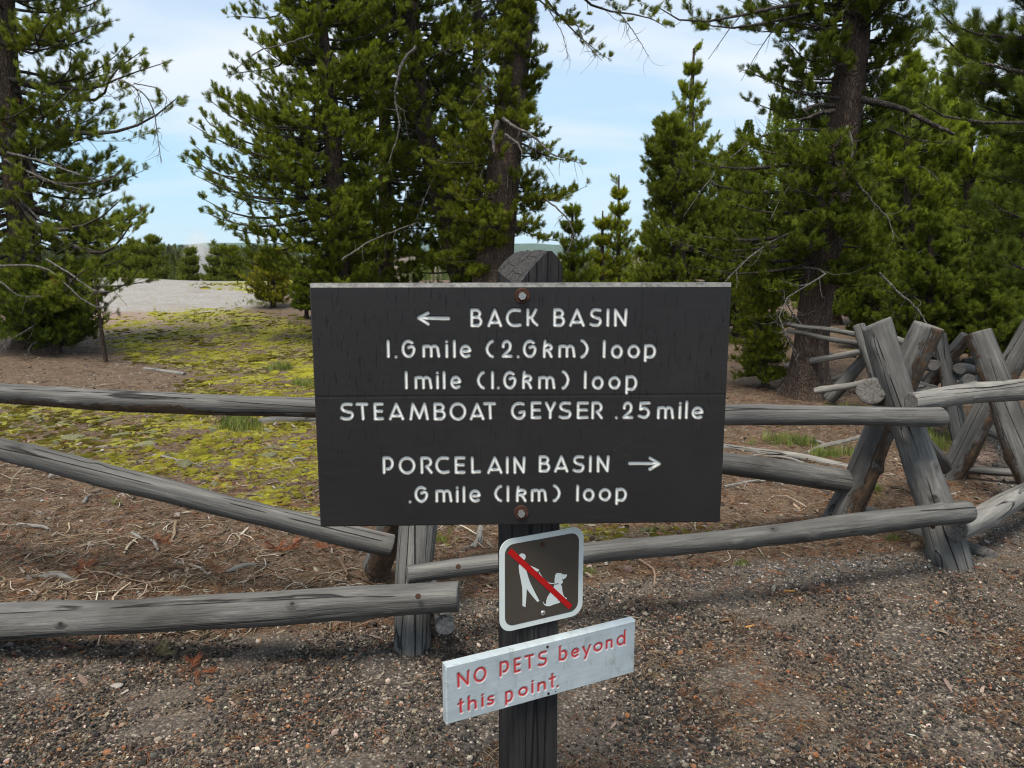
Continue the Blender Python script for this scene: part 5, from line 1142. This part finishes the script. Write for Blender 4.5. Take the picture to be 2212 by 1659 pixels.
# ------------------------------------------------------------------ what lies on the ground
def rock_mesh(name, seed, sub=1, flat=.6, rough=.28):
    bm = bmesh.new(); bmesh.ops.create_icosphere(bm, subdivisions=sub, radius=1); r = np.random.default_rng(seed)
    ax = r.normal(size=(5, 3)); ax /= np.linalg.norm(ax, axis=1, keepdims=True)
    for v in bm.verts:
        c = np.array(v.co); k = 1+rough*sum(math.sin(3*float(c @ a)+i) for i, a in enumerate(ax))/3
        v.co = Vector((c[0]*k, c[1]*k*.8, c[2]*k*flat))
    me = bpy.data.meshes.new(name); bm.to_mesh(me); bm.free()
    if sub > 1: me.polygons.foreach_set('use_smooth', [True]*len(me.polygons))
    return me
PEB = [proto('pebble_shape_%s' % 'abcdef'[i], rock_mesh('pebble', i+1, 1, .55+.07*(i % 3)), M_stone) for i in range(6)]
def curve_mesh(name, seed, wig=.12, r0=.02, n=7, k=4, fork=True):
    r = np.random.default_rng(seed); t = np.linspace(-.5, .5, n); C = np.stack([t, wig*np.sin(t*r.uniform(3, 7)+r.uniform(0, 6)), .04+.05*np.sin(t*r.uniform(3, 6)+r.uniform(0, 6))], 1)[None]
    C += r.normal(0, wig*.12, C.shape); R = (r0*(1-.55*(t+.5)))[None]; V, F = tubes(C, R, k)
    if fork:
        a = C[0, n//2]; d = np.array([.3, r.choice([-.25, .25]), .04]); s = np.linspace(0, 1, 4)[:, None]; C2 = (a+d*s)[None]; V2, F2 = tubes(C2, (r0*.6*(1-.6*s[:, 0]))[None], k)
        F = np.concatenate([F, F2+len(V)]); V = np.concatenate([V, V2])
    return npmesh(name, V, F, True)
TWG = [proto('twig_shape_%s' % 'abcdef'[i], curve_mesh('twig', i, .06+.05*i, .022, fork=i % 2 == 0), M_litter) for i in range(6)]
def needle_mesh(seed, n=5):
    r = np.random.default_rng(seed); t = np.linspace(0, 1, 5); Vs, Fs, nb = [], [], 0
    for _ in range(n):
        a = r.uniform(0, 6.28); o = r.uniform(-.5, .5, 3)*[1, 1, .1]; b = r.uniform(-.3, .3); C = (o+np.stack([np.cos(a+b*t)*t, np.sin(a+b*t)*t, .04+.08*np.sin(t*3)], 1))[None]
        V, F = tubes(C, np.full((1, 5), .017), 3); Vs.append(V); Fs.append(F+nb); nb += len(V)
    return npmesh('needles', np.concatenate(Vs), np.concatenate(Fs))
NDL = [proto('needle_shape_%s' % 'abcd'[i], needle_mesh(i), M_litter) for i in range(4)]
def samp(n, d0, d1, lo=-900, hi=3000):
    n = int(n*(hi-lo)/3200)
    u = rng.random(n)
    d = d0*(d1/d0)**u; px = rng.uniform(lo, hi, n); x = (px-CX)/FPX*d; return x, d
def pal(n, cols, w):                            # picks from a palette with small variation
    c = np.array(cols)[rng.choice(len(cols), n, p=np.array(w)/sum(w))]; return c*rng.uniform(.65, 1.3, (n, 1))*rng.uniform(.93, 1.07, (n, 3))
def euler_any(n, flat=.35): return np.stack([rng.normal(0, flat, n), rng.normal(0, flat, n), rng.uniform(0, 6.28, n)], 1)
STONE_COL = [(.035, .034, .036), (.10, .093, .088), (.20, .168, .142), (.36, .325, .29), (.62, .57, .52), (.36, .17, .09)]
x, y = samp(250000, 1.55, 6.5); zm, zs, zg, zp = zones(x, y)
bare = sst(.50, .66, fnoise(x, y, .9, 21)); k = (rng.random(len(x)) < zg*(1-.75*bare)) ; x, y = x[k], y[k]; n = len(x)
sz = np.exp(rng.normal(np.log(.0037), .45, n)).clip(.0018, .015)
ppx, ppy = proj(np.stack([x, y, hz(x, y)], 1)); gband = np.clip(sst(45, 10, np.abs(ppy-(1262-(ppx-1450)*.09)))*sst(1400, 1600, ppx)*sst(2300, 2050, ppx) + sst(2060, 2160, ppx)*sst(1240, 1150, ppy), 0, 1)[:, None]
scatter('gravel', np.stack([x, y, hz(x, y)+sz*.25+.002], 1), euler_any(n, .5), sz, (lambda q: q*np.array([[1.10, 1, .90]])*(1-.75*gband)+.75*gband*(q.mean(1, keepdims=True)*1.2+.05)*np.array([[1, 1.01, 1.03]]))(pal(n, STONE_COL, [38, 28, 18, 9, 3.5, 5])), PEB, kind='stuff')
x, y = samp(42000, 2.4, 14); zm, zs, zg, zp = zones(x, y); k = rng.random(len(x)) < (1-zg)*(.30+.5*sst(.3, .8, zg+zp)); x, y = x[k], y[k]; n = len(x)
sz = np.exp(rng.normal(np.log(.007), .5, n)).clip(.003, .04)
scatter('loose_stones', np.stack([x, y, hz(x, y)+sz*.3], 1), euler_any(n, .4), sz, pal(n, [(.07, .06, .055), (.18, .13, .10), (.33, .28, .24), (.5, .46, .42)], [5, 6, 4, 1.5]), PEB, kind='stuff')
# rusty fallen needles
x, y = samp(52000, 1.6, 9); zm, zs, zg, zp = zones(x, y); cl = sst(.55, .7, fnoise(x, y, 3.0, 33)); k = rng.random(len(x)) < np.where(zg > .5, .05+.30*cl, .70); x, y = x[k], y[k]; n = len(x)
scatter('fallen_needles', np.stack([x, y, hz(x, y)+.006], 1), euler_any(n, .15), rng.uniform(.028, .055, n), pal(n, [(.26, .095, .035), (.11, .060, .036), (.28, .17, .09), (.22, .17, .12)], [2.4, 4, 2, 3]), NDL, kind='stuff')
# pale dead twigs
x, y = samp(26000, 2.3, 16); zm, zs, zg, zp = zones(x, y); px, py = proj(np.stack([x, y, hz(x, y)], 1)); heavy = ((px < 1000) & (py > 1000)) | ((px < 640) & (py > 735) & (py < 860))
k = rng.random(len(x)) < np.where(zg > .4, .003, np.where(heavy, .85, .22)*(1-.6*zm)); x, y = x[k], y[k]; n = len(x); ln = np.exp(rng.normal(np.log(.085), .6, n)).clip(.03, .42)
scatter('dead_twigs', np.stack([x, y, hz(x, y)+.008], 1), euler_any(n, .10), np.stack([ln, ln, rng.uniform(.05, .16, n)], 1), pal(n, [(.30, .25, .19), (.20, .145, .10), (.46, .41, .35), (.11, .075, .05)], [4, 6, 2, 6]), TWG, kind='stuff')
# bark flakes and wood slivers
FLK = [proto('flake_shape_%s' % 'abc'[i], rock_mesh('flake', 20+i, 1, .14, .4), M_litter) for i in range(3)]
x, y = samp(15000, 2.2, 14); zm, zs, zg, zp = zones(x, y); k = rng.random(len(x)) < np.where(zg > .4, .04, .7); x, y = x[k], y[k]; n = len(x); ln = np.exp(rng.normal(np.log(.011), .5, n)).clip(.004, .03)
scatter('bark_flakes', np.stack([x, y, hz(x, y)+.008], 1), euler_any(n, .25), np.stack([ln*1.7, ln*.6, ln], 1), pal(n, [(.16, .09, .055), (.28, .22, .17), (.07, .05, .04), (.38, .34, .29)], [4, 4, 4, 2]), FLK, kind='stuff')
# moss and lichen cushions
def cushion(seed):
    me = rock_mesh('cushion', seed, 2, .32, .55); return me
def _c(seed):
    me = rock_mesh('cushion', seed, 2, .34, .7); return me
MSS = [proto('cushion_shape_%s' % 'abc'[i], cushion(60+i), M_moss) for i in range(3)]
x, y = samp(80000, 2.8, 27, -700, 1900); zm, zs, zg, zp = zones(x, y); k = rng.random(len(x)) < zm*1.1; x, y = x[k], y[k]; n = len(x); sz = np.exp(rng.normal(np.log(.016), .5, n)).clip(.006, .06)*(1+.06*y)
f = fnoise(x, y, 1.1, 77)[:, None]; lic = (rng.random((n, 1)) < .14*(y[:, None] < 9))
tn = np.where(lic, np.array([[.40, .41, .24]]), np.array([[.20, .18, .02]])*(1-sst(.25, .5, f))+np.array([[.60, .56, .06]])*sst(.30, .6, f))*rng.uniform(.6, 1.25, (n, 1))
scatter('moss_cushions', np.stack([x, y, hz(x, y)], 1), euler_any(n, .06), np.stack([sz, sz, sz*.75], 1), tn, MSS, kind='stuff')
# grass clumps
def blade_mesh(seed, n=18):
    r = np.random.default_rng(seed); a = r.uniform(0, 6.28, n); b0 = np.stack([r.normal(0, .22, n), r.normal(0, .22, n), 0*a], 1); h = r.uniform(.5, 1, n)[:, None]; ln = r.uniform(.05, .4, n)[:, None]
    d = np.stack([np.cos(a), np.sin(a), 0*a], 1); s = np.stack([-np.sin(a), np.cos(a), 0*a], 1)*.022
    m_ = b0+d*ln*.35*h+np.array([0, 0, 1])*h*.6; t = b0+d*ln*h+np.array([0, 0, 1])*h
    V = np.stack([b0-s, b0+s, m_+s*.7, m_-s*.7, t], 1).reshape(-1, 3); k = np.arange(n)[:, None]*5
    return npmesh('blades', V, [k+np.array([[0, 1, 2, 3]]), k+np.array([[3, 2, 4]])])
GRS = [proto('blade_shape_%s' % 'abc'[i], blade_mesh(i), M_grass) for i in range(3)]
gp, gs = [], []
for (px, py, rx, ry, cnt, h) in ((515, 925, 42, 14, 110, .13), (605, 797, 38, 8, 90, .11), (655, 832, 26, 7, 60, .10), (520, 716, 30, 5, 60, .10), (560, 655, 60, 8, 120, .10), (1700, 958, 60, 10, 120, .10), (1930, 1170, 16, 4, 20, .05),
        (1790, 985, 50, 8, 90, .10), (1212, 1160, 30, 12, 50, .06), (1605, 1221, 16, 4, 22, .035), (1268, 1240, 14, 5, 22, .05), (2000, 960, 50, 22, 150, .12), (2090, 955, 40, 16, 90, .10), (1880, 1058, 26, 10, 50, .07), (1420, 1150, 60, 8, 40, .04),
        (1820, 900, 80, 20, 130, .10), (950, 1170, 26, 22, 40, .05), (420, 692, 90, 8, 90, .09), (1640, 905, 60, 12, 60, .09), (1000, 1225, 20, 8, 14, .04), (250, 1090, 20, 6, 12, .05), (360, 1045, 20, 6, 12, .05), (640, 700, 40, 10, 50, .1), (700, 900, 30, 20, 60, .08)):
    for _ in range(int(cnt*.6)):
        q = G(px+rng.normal(0, rx*.5), max(606, py+rng.normal(0, ry*.5))); gp.append(q); gs.append(h*rng.uniform(.5, 1.15))
gp = np.array(gp); gs = np.array(gs); n = len(gp); gp[:, 2] = hz(gp[:, 0], gp[:, 1])
scatter('grass', gp, euler_any(n, .12), gs, pal(n, [(.15, .19, .05), (.24, .27, .08), (.30, .28, .12), (.10, .14, .035)], [4, 3, 1, 3]), GRS, kind='stuff')
M_petal = plain('yellow_petal', (.62, .45, .02), .6)
# clusters of rust-red dead needles, chips and stones one can pick out
M_rustneedle, _nt, _b, _N, _L = mat('rust_red_needles'); _L(ramp(_nt, noise(_nt, mapping(_nt, 'Object'), 30, 3), [(.35, (.10, .030, .012)), (.65, (.32, .095, .030))]), _b.inputs['Base Color']); _b.inputs['Roughness'].default_value = .7
for i, (px, py, r, lab) in enumerate(((598, 1197, .07, 'rust-red dead needle cluster, leftmost of those under the slanting rail'), (632, 1186, .06, 'upright rust-red needle cluster second under the slanting rail'),
        (722, 1192, .07, 'rust-red needle cluster beside the dark rear fence leg'), (765, 1188, .06, 'rust-red needle cluster nearest the dark rear fence leg'),
        (178, 1236, .07, 'orange-brown dead needle cluster left, above the thick bottom rail'), (356, 1178, .05, 'small rust needle cluster at the tip of a pale stick'),
        (343, 1418, .045, 'small yellowish needle tuft on the gravel below the thick bottom rail'), (420, 1452, .05, 'flattened orange needle cluster on the dark gravel at left'))):
    q = G(px, py); me_s = [tuft_mesh('t', 60, .6, .02, 200+i*4+j, (15, 55)) for j in range(4)]; bm = bmesh.new()
    for j, t_ in enumerate(me_s):
        b2 = bmesh.new(); b2.from_mesh(t_); Mx = Matrix.Translation(rng.normal(0, r*.25, 3)*[1, 1, 0]) @ Matrix.Rotation(rng.uniform(0, 6.28), 4, 'Z') @ Matrix.Rotation(rng.uniform(.8, 1.45), 4, 'Y') @ Matrix.Scale(r, 4)
        b2.transform(Mx); tmp = bpy.data.meshes.new('t'); b2.to_mesh(tmp); b2.free(); bm.from_mesh(tmp); bpy.data.meshes.remove(tmp); bpy.data.meshes.remove(t_)
    me = bpy.data.meshes.new('needle_cluster'); bm.to_mesh(me); bm.free(); o = link('needle_cluster', me, [M_rustneedle if i != 6 else plain('straw_needles', (.30, .24, .10), .7)], None, label=lab, category='dead needles'); o.location = Vector(q)+Vector((0, 0, .012))
M_chip = plain('fresh_wood_chip', (.46, .24, .08), .8, 0, .3, .4, 60); M_pale_stone = plain('pale_stone', (.34, .31, .28), .85, 0, .3, .4, 40, .6); M_tan_stone = plain('tan_stone', (.30, .20, .11), .85, 0, .3, .4, 40, .6)
for (px, py, L_, w_, a, lab) in ((1705, 1280, .05, .012, .05, 'flat orange wood chip lying on gravel right of the post'), (1620, 1357, .045, .012, .5, 'orange wood chip tilted on the gravel above the pale sign'), (1943, 1500, .022, .010, .5, 'small orange wood chip low on the gravel at right'),
        (1610, 1460, .035, .008, 1.1, 'thin curved wood chip on the gravel right of the pale sign'), (560, 1388, .025, .014, 1.8, 'yellow-brown chip on the gravel under the thick bottom rail'), (850, 1555, .05, .008, -.7, 'long orange splinter on the gravel left of the pale sign')):
    q = G(px, py); bm = bmesh.new(); bmesh.ops.create_cube(bm, size=1)
    for v in bm.verts: v.co = Vector((v.co.x*L_*(1+.2*(v.co.y > 0)), v.co.y*w_*(1-.3*(v.co.x > 0)), v.co.z*.004))
    bmesh.ops.bevel(bm, geom=bm.edges[:], offset=.001, segments=1); me = bpy.data.meshes.new('wood_chip'); bm.to_mesh(me); bm.free()
    o = link('wood_chip', me, [M_chip], None, label=lab, category='wood chip'); o.location = Vector(q)+Vector((0, 0, .009)); o.rotation_euler = (.08, .06, a)
for i, (px, py, s, mm, lab) in enumerate(((254, 1484, .021, M_pale_stone, 'flat pale oval stone, largest on the gravel at lower left'), (1980, 1181, .042, M_tan_stone, 'tan stone half hidden behind the foot of the crossed leg'), (186, 1532, .011, M_pale_stone, 'small whitish stone at lower left of the gravel'),
        (330, 1558, .012, M_pale_stone, 'pale round stone left of the long splinter'), (1345, 1144, .018, M_pale_stone, 'white stone beside the upper right corner of the pictogram plate'), (1510, 1494, .013, M_tan_stone, 'tan pebble on the gravel right of the post'),
        (2140, 800, .22, M_pale_stone, 'large weathered grey rock behind the far rails'), (470, 1034, .03, M_tan_stone, 'brown bark-covered lump on the moss above the slanting rail'), (1520, 1140, .02, M_pale_stone, 'pale stone on duff below the right half of the big sign'))):
    q = G(px, py); o = link('stone', rock_mesh('stone', 80+i, 3, .5, .35), [mm], None, label=lab, category='stone'); o.scale = (s, s, s); o.location = Vector(q)+Vector((0, 0, s*.2)); o.rotation_euler = (0, 0, i*1.3)
# bigger pale sticks among the duff, thin enough to leave unsplit but each its own
for i, (x0, y0, x1, y1, w_, lab) in enumerate(((375, 1212, 470, 1262, 8, 'bent pale stick above the thick bottom rail'), (285, 1155, 345, 1190, 11, 'broken white branch stub left of centre under the slanting rail'), (390, 1075, 470, 1092, 6, 'pale stick under the middle of the slanting rail'),
        (180, 1090, 215, 1060, 9, 'short pale stick below the left end of the slanting rail'), (40, 1135, 110, 1150, 12, 'grey wood slab at the far left under the slanting rail'), (1565, 1055, 1650, 1040, 8, 'forked white twig right of the big sign'),
        (1610, 1030, 1700, 1052, 8, 'white twig lying by the middle rail right of the sign'), (1590, 1000, 1690, 975, 6, 'thin grey twig behind the middle rail'), (330, 985, 440, 1010, 6, 'curled white root on the moss'), (620, 1000, 680, 990, 6, 'small white stick on the moss beside the big sign'),
        (110, 1030, 200, 1040, 16, 'flat grey bark piece above the left edge litter'), (1930, 950, 2010, 985, 5, 'grey twig between the two pairs of crossed legs'), (1640, 985, 1740, 1000, 7, 'second pale pole beside the long pale pole'))):
    fallen(lab, ((x0, y0, w_), (x1, y1, w_*.6)), 0, 90+i, M_log_pale, name='dead_branch')

# ------------------------------------------------------------------ steam beyond the rise, and the air
def vol_mat(name, col, dens, noisy):
    m = bpy.data.materials.new(name); m.use_nodes = True; nt = m.node_tree; nt.nodes.clear(); o = nt.nodes.new('ShaderNodeOutputMaterial'); v = nt.nodes.new('ShaderNodeVolumePrincipled')
    v.inputs['Color'].default_value = (*col, 1); v.inputs['Density'].default_value = dens; v.inputs['Anisotropy'].default_value = .2; nt.links.new(v.outputs[0], o.inputs['Volume'])
    if noisy:
        n = noise(nt, mapping(nt, 'Object', (.35, .35, .28)), 1.2, 4, .6); g = nt.nodes.new('ShaderNodeTexCoord'); gr = nt.nodes.new('ShaderNodeTexGradient'); gr.gradient_type = 'SPHERICAL'
        mpp = nt.nodes.new('ShaderNodeMapping'); mpp.inputs['Location'].default_value = (-1, -1, -1); mpp.inputs['Scale'].default_value = (2, 2, 2); nt.links.new(g.outputs['Generated'], mpp.inputs[0]); nt.links.new(mpp.outputs[0], gr.inputs[0])
        nt.links.new(math_(nt, 'MULTIPLY', math_(nt, 'MULTIPLY', ramp(nt, n, [(.4, g1(0)), (.65, g1(1))]), gr.outputs[0]), dens), v.inputs['Density'])
    return m
bm = bmesh.new(); bmesh.ops.create_icosphere(bm, subdivisions=3, radius=1); me = bpy.data.meshes.new('steam'); bm.to_mesh(me); bm.free()
st = link('steam', me, [vol_mat('geyser_steam', (1, 1, 1), 3.2, True)], None, kind='stuff', label='thin white steam rising beyond the gravel rise'); st.location = Vector(P(432, 558, 62)); st.scale = (1.5, 1.5, 2.8)

bm = bmesh.new(); bmesh.ops.create_cube(bm, size=1); me = bpy.data.meshes.new('haze'); bm.to_mesh(me); bm.free()
hzb = link('haze', me, [vol_mat('thin_air', (.62, .85, 1.0), .000075, False)], None, kind='stuff'); hzb.location = (0, 1700, 40); hzb.scale = (7000, 3800, 116)
